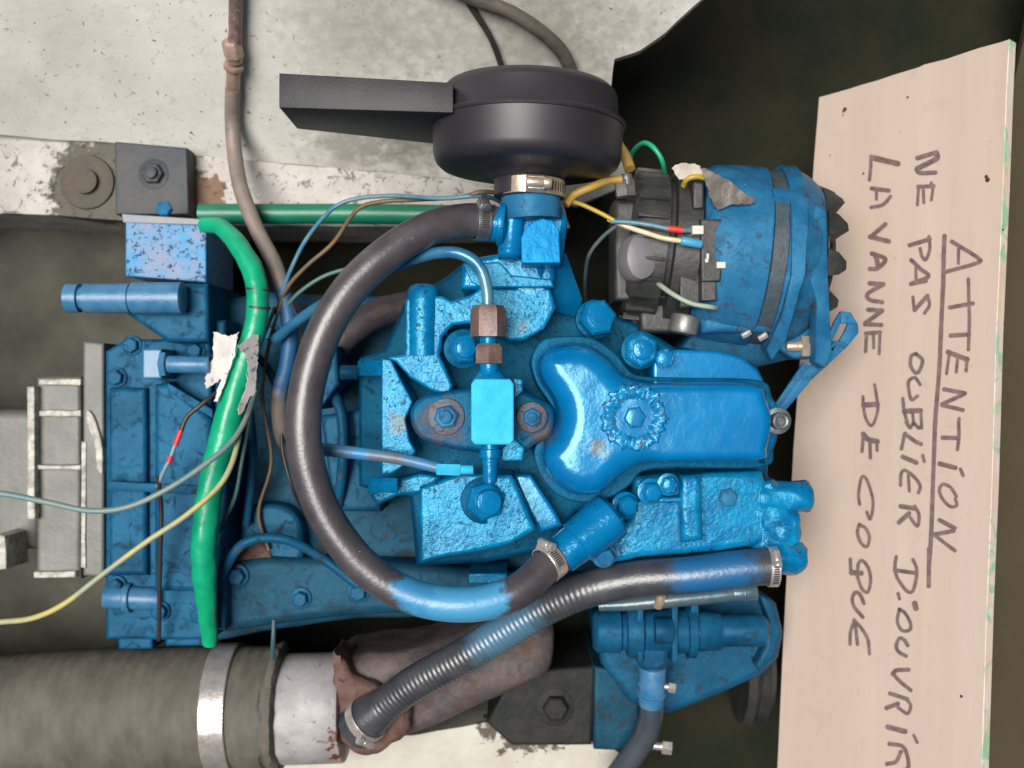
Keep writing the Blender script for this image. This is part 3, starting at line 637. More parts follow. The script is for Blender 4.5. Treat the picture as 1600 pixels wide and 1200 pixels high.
# lower elbow
le = part('water_elbow', lambda b: (b.lathe(W(884, 862, -30), (W(962, 800, -40) - W(884, 862, -30)), [(-6, 17), (2, 17.5), (12, 18), (13, 20), (24, 20.5), (40, 22), (52, 22), (56, 18)], 40),), blue, rough_geo=(.4, 90))
b = B(); ax = Vector((.55, -.32, .75)); p = W(948, 832, -34); b.cyl(p - ax.normalized() * .02, p, 20, seg=40); obj('elbow_flange', b, smooth, le)
nut(le, 944, 868, -42, 15, 9, ax=Vector((.1, -.15, 1)), m=bluel, name='flange_bolt', wr=20)
# thermostat housing at the lower right
th = part('thermostat_housing', lambda b: (
    b.pill([(990, 742), (1190, 736), (1200, 760), (1200, 850), (1120, 862), (1000, 872), (960, 880), (950, 850), (985, 810)], -76, -180, 6, 4),
    b.pill([(1062, 742), (1096, 742), (1100, 845), (1064, 850)], -58, -90, 6, 4),
    b.pill([(1000, 776), (1085, 776), (1085, 786), (1000, 786)], -60, -90, 2, 3)), cast, rough_geo=(1.0, 60, 2))
b = B()
b.cyl(W(1180, 778, -88), W(1268, 776, -88), 15, seg=32, e=6); b.lathe(W(1190, 868, -92), Vector((1, -.05, 0)), [(0, 15), (10, 17), (30, 17), (38, 14), (42, 8)], 32)
b.pill([(1175, 770), (1215, 752), (1240, 790), (1255, 815), (1250, 850), (1205, 880), (1180, 870)], -76, -130, 9, 5, smooth=True, n=4)
obj('outlet_casting', b, cast, th, rough_geo=(2.8, 75, 3))
nut(th, 1136, 777, -78, 15, 7, m=bluel, name='bolt_head', ph=.2)
# front cover and foot
part('timing_cover', lambda b: (
    b.pill([(985, 935), (1190, 925), (1215, 945), (1226, 990), (1218, 1030), (1190, 1058), (1120, 1090), (1048, 1118), (985, 1100), (940, 1040), (930, 970)], -215, -400, 9, 5),
    b.pill([(1186, 928), (1208, 938), (1222, 985), (1212, 1028), (1188, 1050), (1180, 1040), (1196, 1010), (1200, 970)], -196, -230, 4, 4)), dirty)
part('engine_foot', lambda b: (b.pill([(800, 1052), (930, 1040), (925, 1165), (800, 1166), (760, 1130)], -240, -380, 4, 3), ), mat('grimy_foot', (.008, .012, .012), (.022, .021, .018), 40, rough=.6, bump=(120, .5), spec=.2))
part('foot_bracket', lambda b: b.pill([(928, 1040), (1000, 1060), (1000, 1175), (928, 1172)], -225, -390, 4, 3), teal)
nut(en, 868, 1105, -240, 20, 9, m=MATS['grimy_foot'], wr=30)
b = B(); b.cyl(W(985, 1160, -245), W(1040, 1167, -240), 4.5, seg=14); b.cyl(W(1034, 1166, -240), W(1050, 1168, -239), 8, seg=6); obj('foot_bolt', b, steel, en)
part('belt_pulley', lambda b: b.lathe(W(1150, 1030, -320), X, [(0, 60), (0, 70), (8, 76), (16, 66), (24, 76), (30, 70), (30, 30)], 60), blackm)

part('rusty_stub', lambda b: b.tube([(500, 572, -170), (545, 520, -160), (590, 490, -150), (640, 478, -150)], 15, 20, 2), mat('dim_rust', (.055, .028, .028), (.03, .04, .055), 40, rough=.6, bump=(120, .6)), rough_geo=(.8, 90))
part('oil_line', lambda b: b.tube([(330, 560, -150), (362, 548, -140), (400, 556, -150), (430, 600, -165), (440, 680, -175)], 4, 12, 2), teal)
part('vent_line', lambda b: b.tube([(345, 900, -150), (380, 850, -140), (440, 842, -142), (500, 870, -150), (560, 915, -150)], 5, 12, 2), dirty)
for (x, y, z, q) in ((455, 555, -204, 15), (478, 735, -204, 13), (420, 520, -204, 12), (370, 900, -168, 14), (560, 925, -168, 13), (470, 935, -168, 12), (700, 935, -168, 12)):
    nut(en, x, y, z, q, 7, m=dirty, wr=q + 5, ph=x * .3, name='block_bolt')
for (x, y, z) in ((206, 540, -165), (305, 548, -165), (312, 960, -164), (182, 590, -164), (182, 915, -164), (250, 955, -164)):
    nut(gb, x, y, z, 12, 6, m=gearm, wr=16, ph=y * .1, name='housing_bolt')
part('core_plug', lambda b: b.lathe(W(400, 870, -200), Z, [(0, 22), (24, 22), (26, 20), (24, 17), (23, 5)], 32), rust)

# ------------------------------------------------------------ water pump
wp = thing('water_pump', 'dull blue water pump with two round ends, below the thin metal pipe', 'pump', W(1030, 1000, -210))
b = B(); b.lathe(W(925, 986, -165), X, [(0, 10), (1, 17), (5, 21), (28, 22), (30, 19), (34, 19), (35, 25), (42, 27), (50, 27), (52, 22), (95, 22), (96, 27), (104, 27), (106, 20), (128, 19), (136, 15), (138, 9)], 48); obj('pump_body', b, dirty if False else gearm, wp, rough_geo=(.5, 80))
b = B(); b.pill([(998, 1000), (1050, 1000), (1046, 1040), (1036, 1052), (1006, 1052), (992, 1030)], -150, -200, 7, 4); b.cyl(W(1022, 985, -143), W(1050, 985, -143), 13); obj('pump_neck', b, gearm, wp)
b = B(); b.box(1050, 940, 1060, 1035, -140, -190, 1.5); b.box(996, 940, 1006, 1035, -143, -190, 1.5); obj('pump_flange', b, gearm, wp)
b = B(); b.box(1080, 935, 1092, 980, -150, -200, 1.5); b.lathe(W(1125, 985, -160), X, [(0, 14), (4, 16), (44, 16), (48, 10)], 28); obj('pump_shaft_cover', b, gearm, wp)
b = B(); b.cyl(W(1018, 1100, -172), W(1020, 1040, -160), 13.5); b.cyl(W(1018, 1066, -168), W(1018, 1062, -167), 15); b.cyl(W(1018, 1084, -168), W(1018, 1081, -167), 15); obj('pump_spigot', b, MATS['gear_blue_pale'], wp)
b = B(); b.cyl(W(1022, 1070, -166), W(1050, 1074, -162), 3, seg=12); b.cyl(W(1044, 1073, -162), W(1056, 1075, -161), 5.5, seg=6); obj('drain_screw', b, steel, wp)
nut(wp, 1085, 988, -148, 10, 6, m=bluel, name='bolt_head')

# ------------------------------------------------------------ hoses
H1 = [(770, 347, -32), (725, 345, -24), (672, 357, -10), (610, 393, 2), (550, 448, 8), (508, 515, 10), (482, 595, 10), (474, 675, 10), (488, 755, 8), (520, 825, 6), (574, 890, 4), (650, 934, 2), (738, 944, 0), (808, 924, -6), (852, 886, -18), (876, 868, -28)]
def hrf(s_, a, L_): return 1 + .012 * noise.noise(Vector((s_ * .03, a, 0)))
h1 = thing('looped_water_hose', 'thick grey rubber hose curving in a big C, pale blue paint smear at its bottom', 'hose', W(474, 675, 10))
b = B(); b.tube(H1, 15.2, 32, 1.6, rf=hrf); obj('hose_wall', b, rubber, h1)
ax1 = W(770, 347, -32) - W(735, 345, -26)
clamp(h1, W(752, 347, -28), ax1, 15.4, 12, Vector((0, .8, .62)), mat('clamp_steel_dull', (.40, .42, .42), (.3, .3, .3), 60, rough=.35, metal=.9, bump=(200, .2)))
clamp(h1, W(859, 878, -22), W(876, 868, -28) - W(852, 886, -18), 15.6, 12, Vector((-.4, .5, .5)), steel)
H2 = [(1212, 884, -70), (1160, 888, -70), (1080, 898, -72), (990, 905, -78), (915, 922, -86), (850, 950, -100), (790, 985, -112), (720, 1028, -125), (650, 1066, -140), (590, 1110, -158), (556, 1138, -172)]
h2 = thing('ribbed_water_hose', 'ribbed grey black hose slanting from the blue thermostat housing down to the exhaust elbow', 'hose', W(790, 985, -112))
def rib(s_, a, L_):
    f = min(1, max(0, (s_ - 150) / 60)) * (1 if s_ < L_ - 45 else 0)
    k = 1 + .016 * math.sin(s_ / 5.2 * 2 * PI) * f
    if s_ > L_ - 50: k *= 1 + .28 * min(1, (s_ - L_ + 50) / 25)
    return k
b = B(); b.tube(H2, 17.2, 32, .8, rf=rib); obj('hose_wall', b, rubber2, h2)
clamp(h2, W(1206, 885, -70), X, 17.6, 9, Vector((0, .5, .8)), steel, ss=.9)
a2 = (W(556, 1138, -172) - W(600, 1103, -155))
clamp(h2, W(572, 1124, -164), a2, 22.5, 10, Vector((-.3, -.9, .4)), steel, slots=False, ss=1.1)
h3 = thing('pump_hose', 'narrow dark shiny hose running down from the water pump spigot', 'hose', W(1010, 1150, -180))
b = B(); b.tube([(1018, 1092, -172), (1018, 1118, -176), (1008, 1150, -185), (985, 1185, -195), (950, 1230, -210)], 12.6, 24, 2); obj('hose_wall', b, thinr, h3)
tag(h3, 'narrow dark shiny hose running down from the water pump spigot', 'hose')

b = B()
b.tube([(936, 946, -100), (980, 944, -96), (1040, 938, -92), (1120, 930, -90), (1146, 927, -90)], 5.5, 18, 2, rf=lambda s_, a, L_: 1 + .35 * min(1, s_ / 60))
b.cyl(W(1144, 927, -90), W(1182, 924, -90), 8.2); b.cyl(W(1160, 926, -90), W(1164, 926, -90), 8.8)
cpz = tag(obj('coolant_pipe', b, mat('grey_blue_pipe', (.045, .10, .14), (.09, .12, .13), 40, rough=.3, metal=.2, chip=(90, .66, (.05, .12, .2), .05), bump=(150, .2))), 'thin grey blue metal pipe under the ribbed hose, above the water pump', 'pipe')
b = B(); b.cyl(W(1028, 948, -88), W(1034, 930, -80), 4.5, seg=12); bz = obj('pipe_clip', b, brassy, cpz)

# ------------------------------------------------------------ exhaust: cloth hose, pale pipe, cast elbow
ex = thing('exhaust_hose', 'wide grey brown cloth covered exhaust hose with a bright steel band, bottom left corner', 'exhaust hose', W(200, 1110, -300))
EZ = -215
def exf(s_, a, L_):
    k = 1 + .010 * noise.noise(Vector((s_ * .10, math.cos(a) * .8, math.sin(a) * .8))) + .0025 * math.sin(s_ / 11 * 2 * PI) + .0025 * noise.noise(Vector((s_ * .4, a * 3, 3)))
    if s_ > L_ - 9: k *= 1 + .05 * noise.noise(Vector((a * 3, s_ * .3, 5))) 
    return k * (1 + .05 * max(0, min(1, (L_ - s_ - 70) / 300)))
b = B(); b.tube([(-160, 1140, EZ), (0, 1124, EZ), (150, 1112, EZ), (300, 1106, EZ), (434, 1106, EZ)], 64, 64, 1.8, rf=exf); obj('hose_wall', b, canvas, ex, rough_geo=(.5, 120))
b = B(); b.lathe(W(337, 1106, EZ), Vector((1, .02, 0)), [(0, 63), (0, 66.5), (1, 67.3), (25, 67.3), (26, 66.5), (26, 63)], 80, False, False)
eb = obj('hose_band', b, steel, ex)
b = B(); b.lathe(W(434, 1106, EZ) - X * .004, X, [(0, 55), (2, 66), (6, 67), (9, 66), (12, 60)], 64, star=lambda f, q: 1 + .018 * math.sin(f * 47) + .012 * math.sin(f * 131)); obj('frayed_end', b, mat('frayed_cloth', (.09, .08, .07), (.13, .115, .10), 50, rough=.85, bump=(160, .8)), ex, rough_geo=(1.5, 90))
ep = thing('exhaust_elbow', 'rusty mauve grey cast iron exhaust elbow with a pale metal stub at its left', 'exhaust elbow', W(650, 1080, -300))
b = B(); b.cyl(W(420, 1108, EZ), W(540, 1104, EZ), 57, seg=72, e=3); obj('pipe_stub', b, alu, ep)
b = B(); b.pill([(515, 1045), (560, 1028), (640, 1020), (700, 1000), (760, 975), (830, 958), (862, 966), (866, 1020), (854, 1058), (800, 1084), (740, 1112), (680, 1140), (630, 1158), (570, 1176), (530, 1164), (505, 1110)], -186, -300, 20, 7, smooth=True, n=5); obj('elbow_body', b, elbowm, ep, rough_geo=(.9, 60, 1))
b = B(); b.pill([(512, 1080), (522, 1050), (520, 1020), (535, 1030), (560, 1060), (610, 1080), (640, 1090), (638, 1140), (610, 1166), (575, 1184), (540, 1168), (512, 1140), (500, 1105)], -170, -230, 7, 5, smooth=True, n=5); obj('injection_boss', b, rust, ep, rough_geo=(2.2, 70, 2))

# ------------------------------------------------------------ air filter
af = thing('air_filter', 'round black plastic air filter with a square intake snout, clamped on the blue elbow', 'air filter', W(829, 300, -40))
d = Vector((math.sin(math.radians(3.5)) * -1, math.cos(math.radians(3.5)), 0)); d = Vector((.03, 1, 0)).normalized()
fo = Vector((.0125, .168, -.040))
b = B(); b.lathe(fo, d, [(-2, 26), (0, 29), (14, 29), (18, 34), (21, 38), (22, 68), (24, 77), (28, 81.5), (34, 84), (62, 85.5), (64, 86)], 96); obj('filter_bowl', b, black, af)
b = B(); b.lathe(fo, d, [(63, 60), (63.2, 83), (66, 82.5), (68, 81), (88, 79.5), (92, 78), (96, 74), (98, 66), (98.5, 20)], 96); obj('filter_lid', b, black, af)
b = B(); b.lathe(fo, d, [(61, 84), (61.5, 87), (63.5, 88), (65.5, 87), (66, 82)], 96, False, False); obj('filter_rim', b, black, af)
def sn(px, y0, y1, z1, z2):
    a = W(px, y0, z1); c = W(px, y1, z1); r_ = []
    return [a, c, Vector((c.x, c.y, z2 * 1e-3)), Vector((a.x, a.y, z2 * 1e-3))]
def ins(q, f):
    m_ = sum(q, Vector()) / 4; return [m_.lerp(p, f) for p in q]
A_ = sn(708, 129, 176, 22, -105); C_ = sn(436, 114, 168, 12, -62)
b = B(); Ci = ins(C_, .86); Di = ins(sn(520, 122, 170, 10, -66), .86)
b.rings([A_, C_, Ci, Di], cap0=True, cap1=True); obj('intake_snout', b, mat('snout_plastic', (.016, .015, .019), (.026, .024, .030), 40, rough=.5, bump=(400, .12), spec=.35, chip=(60, .66, (.05, .05, .055), .1)), af, bevel=3.2)
clamp(af, W(829, 300, -40) + d * .002, d, 29.8, 15, Vector((.12, 0, 1)), brassy, ss=1.25, slot_dir=1)

# ------------------------------------------------------------ alternator
al = thing('alternator', 'blue and black alternator with toothed cooling fan, at the upper right of the engine', 'alternator', W(1170, 405, -225))
AZ = -135; aax = Vector((1, -.10, 0)).normalized()
kA = K(AZ) * 1e3
def AO(px):
    px = 800 + (px - 800) / 1.065
    return W(1160, 402, AZ) + aax * (px - 1160) * kA * 1e-3
def alathe(name, prof, m, seg=72, **k):
    b = B(); b.lathe(W(1160, 402, AZ), aax, [((800 + (x - 800) / 1.065 - 1160) * kA, r) for x, r in prof], seg); return obj(name, b, m, al, **k)
alathe('rear_housing', [(985, 40), (988, 66), (1000, 72), (1042, 74), (1044, 66), (1052, 66), (1054, 76), (1092, 78), (1094, 60)], blackm)
b = B()
for i in range(24):
    a = i * PI / 12; u = Z * math.cos(a) + aax.cross(Z) * math.sin(a)
    b.rings([[AO(992) + u * .070 + aax.cross(u) * s_ * .0016 + aax * t_ for s_, t_ in ((-1, 0), (1, 0), (1, .028), (-1, .028))], [AO(992) + u * .0765 + aax.cross(u) * s_ * .0016 + aax * t_ for s_, t_ in ((-1, 0), (1, 0), (1, .028), (-1, .028))]])
obj('vent_fin', b, blackm, al, bevel=.4)
alathe('stator_case', [(1094, 58), (1096, 76), (1106, 82), (1120, 86), (1150, 88), (1196, 89), (1200, 86), (1201, 60)], bluel, rough_geo=(.5, 50))
alathe('laminated_core', [(1199, 60), (1199, 86), (1200, 86.5), (1222, 86.5), (1223, 60)], mat('core_dark', (.05, .075, .10), (.035, .05, .06), 60, rough=.55, bump=(200, .4)))
alathe('front_housing', [(1222, 60), (1222, 90), (1226, 92), (1246, 92), (1250, 89), (1268, 85), (1284, 78), (1290, 66), (1292, 30)], bluel, rough_geo=(.6, 50))
for ang_ in (34,):
    b = B()
    a = math.radians(ang_); u = Z * math.cos(a) + Vector((0, 1, 0)) * math.sin(a); v = aax.cross(u)
    b.rings([[AO(1200) + u * .084 + v * s_ * .007 + aax * t_ for s_, t_ in ((-1, 0), (1, 0), (1, .034), (-1, .034))], [AO(1200) + u * .093 + v * s_ * .005 + aax * t_ for s_, t_ in ((-1, .002), (1, .002), (1, .030), (-1, .030))]])
    obj('case_lug', b, bluel, al, bevel=1)
alathe('pulley', [(1290, 20), (1290, 40), (1296, 42), (1304, 34), (1312, 42), (1318, 40), (1320, 20)], blackm)
b = B(); b.lathe(AO(1290), aax, [(0, 20), (0, 70), (2, 70), (2, 20)], 48)
for i in range(12):
    a = i * 2 * PI / 12 + .12; u = Z * math.cos(a) + aax.cross(Z) * math.sin(a); v = aax.cross(u)
    prof_ = [(-.013, 0), (-.011, .010), (-.004, .019), (.003, .020), (.008, .013), (.010, 0)]
    b.rings([[AO(1288) + u * .050 + v * y_ + aax * x_ * .55 for y_, x_ in prof_], [AO(1288) + u * (.076 - x_ * .25) + v * (y_ * 1.1) + aax * x_ for y_, x_ in prof_]])
obj('fan', b, blackm, al, bevel=.5)
cb = B(); cb.pill([(1094, 342), (1128, 342), (1130, 415), (1126, 440), (1096, 440)], -52, -90, 2, 3); cb.box(1062, 425, 1094, 480, -66, -110, 2); cb.box(1096, 425, 1120, 470, -56, -90, 1.5); rg = obj('regulator_block', cb, blackm, al)
cb = B(); cb.box(1104, 396, 1108, 404, -50, -56, .3); cb.box(1102, 404, 1107, 410, -50, -56, .3); cb.box(1120, 409, 1134, 419, -49, -60, .5); obj('terminal', cb, wwh, rg)
cb = B(); cb.box(1082, 352, 1100, 366, -46, -62, 1); obj('spade_plug', cb, wwh, rg)
cb = B(); cb.cyl(W(1064, 376, -44), W(1096, 382, -46), 4, seg=12); obj('spade_plug', cb, wsky, rg)
cb = B(); cb.lathe(W(996, 402, -75), Vector((.3, 0, 1)), [(-10, 20), (6, 21), (12, 19), (15, 12)], 40, star=lambda f, q: 1 / math.sqrt((math.cos(f * 2 * PI + .1) / .80) ** 2 + (math.sin(f * 2 * PI + .1) / 1.12) ** 2) if True else 1, up=X); obj('capacitor', cb, greycap, al)
cb = B(); cb.box(960, 312, 1052, 470, -92, -150, 5); cb.box(1000, 470, 1100, 520, -105, -170, 5); obj('brush_cover', cb, blackm, al)
for i in range(5):
    cb = B(); cb.cyl(W(990 + i * 2, 305 + i * 11, -84), W(1022, 298 + i * 11, -84), 2.2, seg=8); obj('cooling_slot', cb, blackm, al)
cb = B(); cb.cyl(W(975, 282, -70), W(978, 308, -70), 10, seg=6); cb.cyl(W(978, 272, -66), W(979, 290, -66), 5.5); obj('terminal_post', cb, zinc, al)
cb = B(); cb.box(1083, 284, 1100, 326, -58, -90, 2); obj('terminal_cover', cb, blackm, al)
cb = B(); cb.box(1046, 312, 1052, 430, -86, -110, 1); obj('cover_clip', cb, zinc, al)
# bracket side of the alternator: V-shaped front lug and pivot
cb = B(); cb.slab([W(1236, 330, -46), W(1262, 350, -44), W(1258, 430, -38), W(1242, 480, -48), W(1230, 530, -66), W(1206, 562, -78), W(1198, 545, -78), W(1222, 490, -54), W(1236, 430, -42)], 14)
cb.slab([W(1274, 320, -54), W(1292, 330, -56), W(1294, 440, -54), W(1300, 545, -74), W(1290, 575, -82), W(1274, 565, -82), W(1276, 470, -58), W(1262, 420, -50)], 14); obj('front_lug', cb, bluel, al, bevel=1.5)
cb = B(); cb.pill([(1236, 440), (1276, 430), (1280, 560), (1240, 560), (1215, 545)], -100, -150, 4, 4); cb.pill([(1110, 470), (1196, 480), (1210, 520), (1100, 520), (1095, 500)], -84, -140, 8, 4); obj('lower_shell', cb, bluel, al)
cb = B(); cb.pill([(1095, 500), (1200, 520), (1240, 560), (1180, 575), (1060, 545)], -120, -170, 6, 4); obj('mounting_foot', cb, dirty, al)
cb = B(); cb.cyl(W(1228, 541, -96), W(1252, 541, -96), 5); cb.cyl(W(1250, 541, -96), W(1266, 541, -96), 11, seg=6); obj('pivot_bolt', cb, brassy, al)
cb = B(); cb.cyl(W(1066, 522, -95), W(1072, 492, -95), 14, seg=24, e=3); obj('adjuster_nut', cb, zinc, al)
for p_, r_ in (((1166, 522), 3), ((1192, 526), 3)):
    cb = B(); cb.cyl(W(p_[0] - 7, p_[1] + 4, -90), W(p_[0] + 7, p_[1] - 4, -88), r_, seg=8); obj('clip_screw', cb, steel, al)

# slotted adjusting arm
aa = thing('adjusting_arm', 'long blue grey slotted bar with loop end, over the left edge of the sign', 'bracket', W(1260, 590, -110))
def barpts(path, wd, z):  # outline of a bar in plan
    return path
b = B()
o1 = [(1205, 640), (1300, 512), (1312, 488), (1328, 486), (1340, 502), (1342, 520), (1326, 540), (1300, 560), (1224, 642), (1212, 650)]
i1 = [(1303, 527), (1317, 508), (1320, 516), (1308, 536)]
# bar with a slot: two rails and a loop
za = -104
b.slab([W(1214, 650, za), W(1204, 642, za), W(1256, 566, za), W(1268, 572, za)], 5)
b.slab([W(1222, 648, za + 1), W(1268, 594, za + 1), W(1326, 540, za + 1), W(1312, 532, za + 1), W(1260, 578, za + 1), W(1215, 640, za + 1)], 5)
b.slab([W(1312, 532, za + 1), W(1326, 540, za + 1), W(1342, 520, za + 1), W(1341, 506, za + 1), W(1325, 506, za + 1), W(1319, 520, za + 1)], 5)
b.slab([W(1341, 506, za + 1), W(1330, 488, za + 1), W(1314, 486, za + 1), W(1314, 505, za + 1), W(1325, 506, za + 1)], 5)
b.slab([W(1314, 505, za + 1), W(1314, 486, za + 1), W(1304, 502, za + 1), W(1293, 530, za + 1), W(1298, 540, za + 1), W(1304, 526, za + 1)], 5)
b.slab([W(1293, 530, za + 1), W(1290, 548, za + 1), W(1302, 549, za + 1), W(1312, 532, za + 1), W(1304, 532, za + 1), W(1298, 540, za + 1)], 5)
obj('slotted_bar', b, bluel, aa, bevel=.8)
for o in (aa,): pass

# ------------------------------------------------------------ pipes
b = B(); b.tube([(762, 486, -6), (761, 455, -4), (752, 422, -2), (732, 402, -2), (700, 394, -6), (650, 403, -20), (590, 428, -44), (520, 466, -70), (470, 498, -100), (430, 530, -130)], 5.2, 20, 1.5)
tag(obj('fuel_pipe', b, mat('fuel_pipe_blue', (.02, .14, .30), (.05, .20, .34), 60, rough=.28, metal=.35, bump=(150, .15), spots=[(W(762, 450, 0), .02, (.12, .28, .36), .3, .5)])), 'dark blue fuel pipe bending over from the brown injector union', 'pipe')
b = B(); b.tube([(480, 700, -40), (540, 706, -36), (620, 716, -32), (690, 732, -26)], 6.2, 18, 2, rf=lambda s_, a, L_: 1 - .2 * s_ / L_)
rp = tag(obj('return_pipe', b, mat('return_pipe_paint', (.10, .12, .14), (.02, .20, .42), 32, rough=.42, bump=(150, .3))), 'straight grey and blue return pipe crossing inside the big hose loop', 'pipe')
b = B(); b.cyl(W(682, 733, -24), W(720, 734, -24), 5.6, seg=6); b.cyl(W(718, 734, -24), W(740, 734, -24), 4.2, seg=14); obj('pipe_end', b, pale, rp)

b = B(); b.tube([(369, -60, hz(0, -60) + 14), (368, 30, hz(0, 30) + 12), (367, 66, hz(0, 66) + 14)], 6.8, 18, 2); 
op = thing('breather_pipe', 'thin grey brown pipe with brass union, crossing the white hull left of the air filter', 'pipe', W(370, 200, -190))
obj('upper_pipe', b, rustpipe, op)
b = B(); b.hexn(W(366, 88, hz(0, 88) + 16), Vector((0, 1, 1)), 10, 17, PI / 6); obj('union_nut', b, copper if False else mat('union_brass', (.33, .22, .17), (.40, .30, .24), 60, rough=.4, metal=.4, bump=(200, .3)), op, ang=25)
b = B(); b.cyl(W(366, 96, hz(0, 96) + 14), W(366, 86, hz(0, 86) + 14), 8.5); b.cyl(W(365, 107, hz(0, 107) + 14), W(365, 100, hz(0, 100) + 14), 10); b.cyl(W(364, 142, hz(0, 142) + 13), W(365, 106, hz(0, 106) + 14), 7.2); obj('ferrule', b, MATS['union_brass'], op)
b = B(); b.tube([(364, 138, hz(0, 138) + 13), (363, 190, hz(0, 190) + 14), (368, 250, -205), (378, 300, -180), (402, 360, -168), (430, 415, -155), (446, 470, -148), (453, 520, -145), (448, 570, -148), (436, 620, -155), (440, 680, -175), (455, 720, -225)], 8, 20, 2); obj('lower_pipe', b, pipegrey, op)

# green pipe and sleeve
b = B(); b.tube([(312, 334, -205), (420, 334, -205), (560, 334, -203), (700, 336, -200), (780, 340, -190)], 10.5, 24, 3); tag(obj('green_pipe', b, greend), 'dark green pipe lying straight along the edge of the white bearer', 'pipe')
gs = thing('green_sleeve', 'bright green plastic sleeve snaking down across the gearbox, wrapped with torn white tape', 'cable sleeve', W(370, 600, -120))
GS = [(318, 352, -150, .75), (346, 356, -140, .9), (374, 386, -128, 1), (398, 432, -118, 1), (402, 490, -112, 1), (388, 545, -108, 1.15), (368, 610, -106, 1.3), (350, 680, -106, 1.25), (333, 745, -106, 1.15), (322, 810, -108, 1.2), (318, 860, -112, 1.15), (322, 930, -125, .9), (328, 1005, -145, .72)]
def gsr(s_, a, L_):
    f = s_ / L_ * (len(GS) - 1); i = min(int(f), len(GS) - 2); return GS[i][3] + (GS[i + 1][3] - GS[i][3]) * (f - i) + .05 * noise.noise(Vector((s_ * .05, math.cos(a), math.sin(a)))) + .05 * noise.noise(Vector((s_ * .02, 0, 7)))
b = B(); b.tube([g[:3] for g in GS], 10.5, 28, 2, rf=gsr); obj('sleeve', b, green, gs, rough_geo=(.7, 60))
def ragged(pts, z, th, seed, zfun=None):
    rr = random.Random(seed); P = []
    for i in range(len(pts)):
        a = Vector(pts[i]); c = Vector(pts[(i + 1) % len(pts)]); n_ = max(2, int((c - a).length / 4))
        for k in range(n_):
            p = a.lerp(c, k / n_); P.append((p.x + rr.uniform(-1.5, 1.5), p.y + rr.uniform(-1.5, 1.5)))
    return [W(x, y, z + (zfun(x, y) if zfun else 0)) for x, y in P]
b = B(); b.slab(ragged([(334, 518), (356, 526), (372, 520), (362, 560), (346, 592), (322, 608), (320, 590), (332, 560)], -112, .8, 1, lambda x, y: (x - 350) * .45), .8)
b.slab(ragged([(370, 522), (366, 560), (350, 600), (340, 626), (334, 626), (346, 590), (360, 556), (366, 524)], -90, .8, 2), .8)
b.slab(ragged([(372, 540), (384, 534), (392, 524), (404, 522), (403, 560), (398, 616), (392, 618), (380, 640), (374, 650), (372, 640), (386, 600), (388, 560), (376, 546)], -90, .8, 3, lambda x, y: (385 - x) * .55), .8)
obj('torn_tape', b, tape, gs, rough_geo=(.5, 90))

# ------------------------------------------------------------ wires
def wire(name, pts, r, m, label, cat='wire', extra=None):
    r *= .92
    b = B(); b.tube(pts, r, 12, 2, rf=lambda s_, a, L_: 1 + .05 * noise.noise(Vector((s_ * .1, 0, r * 9))))
    o = tag(obj(name, b, m), label, cat, 'loose wires and cables round the engine')
    if extra: extra(o)
    return o
wire('wire', [(-60, 770, -60), (0, 771, -60), (70, 784, -58), (140, 798, -56), (200, 792, -56), (262, 764, -58), (320, 726, -66), (362, 690, -78), (384, 655, -95), (400, 610, -120)], 3.0, wgb, 'grey blue wire crossing left over the gearbox, the upper of the two')
wire('wire', [(-60, 980, -60), (0, 972, -60), (50, 966, -58), (100, 944, -56), (160, 898, -56), (230, 846, -58), (290, 806, -62), (340, 762, -70), (362, 725, -78), (374, 680, -92)], 3.0, wyg, 'pale yellow and blue wire crossing left over the gearbox, the lower of the two')
wire('harness_wire', [(806, 330, -120), (775, 312, -82), (746, 306, -62), (690, 310, -70), (620, 306, -90), (560, 310, -100), (520, 326, -105), (480, 372, -120), (455, 420, -130), (440, 460, -140)], 2.3, wb, 'dark blue wire arching from the hose clamp, leftmost of the arching wires')
wire('harness_wire', [(810, 322, -120), (782, 304, -80), (752, 300, -60), (720, 308, -66), (650, 312, -90), (590, 316, -98), (556, 330, -104), (520, 380, -118), (480, 415, -126), (450, 448, -136), (430, 490, -150)], 2.3, wbr, 'brown and yellow wire arching under the dark blue one behind the hose')
wire('harness_wire', [(560, 416, -130), (510, 430, -130), (470, 455, -135), (440, 486, -145)], 2.2, mat('wire_dull_green', (.05, .15, .12), (.06, .12, .12), 50, rough=.45), 'short dull green wire disappearing behind the big hose')
wire('branch_wire', [(352, 606, -112), (330, 620, -98), (310, 636, -94), (292, 652, -94), (282, 676, -94)], 2.4, wbk, 'black wire end peeling off the green sleeve over the gearbox')
rw = wire('spliced_wire', [(283, 672, -94), (274, 694, -95), (266, 716, -96), (256, 736, -98), (246, 760, -104)], 2.2, mat('wire_sheath_grey', (.18, .25, .32), rough=.4), 'grey wire with two short red insulation pieces over the blue gearbox')
b = B(); b.tube([(283, 672, -94), (274, 696, -95)], 2.7, 12, 2, straight=True); b.tube([(267, 712, -95.5), (264, 722, -96)], 2.7, 12, 2, straight=True); obj('red_insulation', b, wred, rw)
wire('cable', [(700, -40, hz(0, -40) + 8), (742, 20, hz(0, 20) + 8), (768, 62, hz(0, 62) + 8), (786, 110, hz(0, 110) + 8)], 3.3, wbk, 'thin black cable running down the hull behind the air filter')
wire('thick_cable', [(660, -40, hz(0, -40) + 12), (735, -4, hz(0, -4) + 12), (800, 20, hz(0, 20) + 12), (860, 62, hz(0, 62) + 12), (888, 100, hz(0, 100) + 12), (900, 150, hz(0, 150) + 12)], 7.5, mat('cable_grime', (.05, .045, .038), (.10, .085, .07), 50, rough=.6, chip=(90, .66, (.15, .13, .11), .05)), 'thick grimy black cable curving down the hull behind the air filter', 'cable')
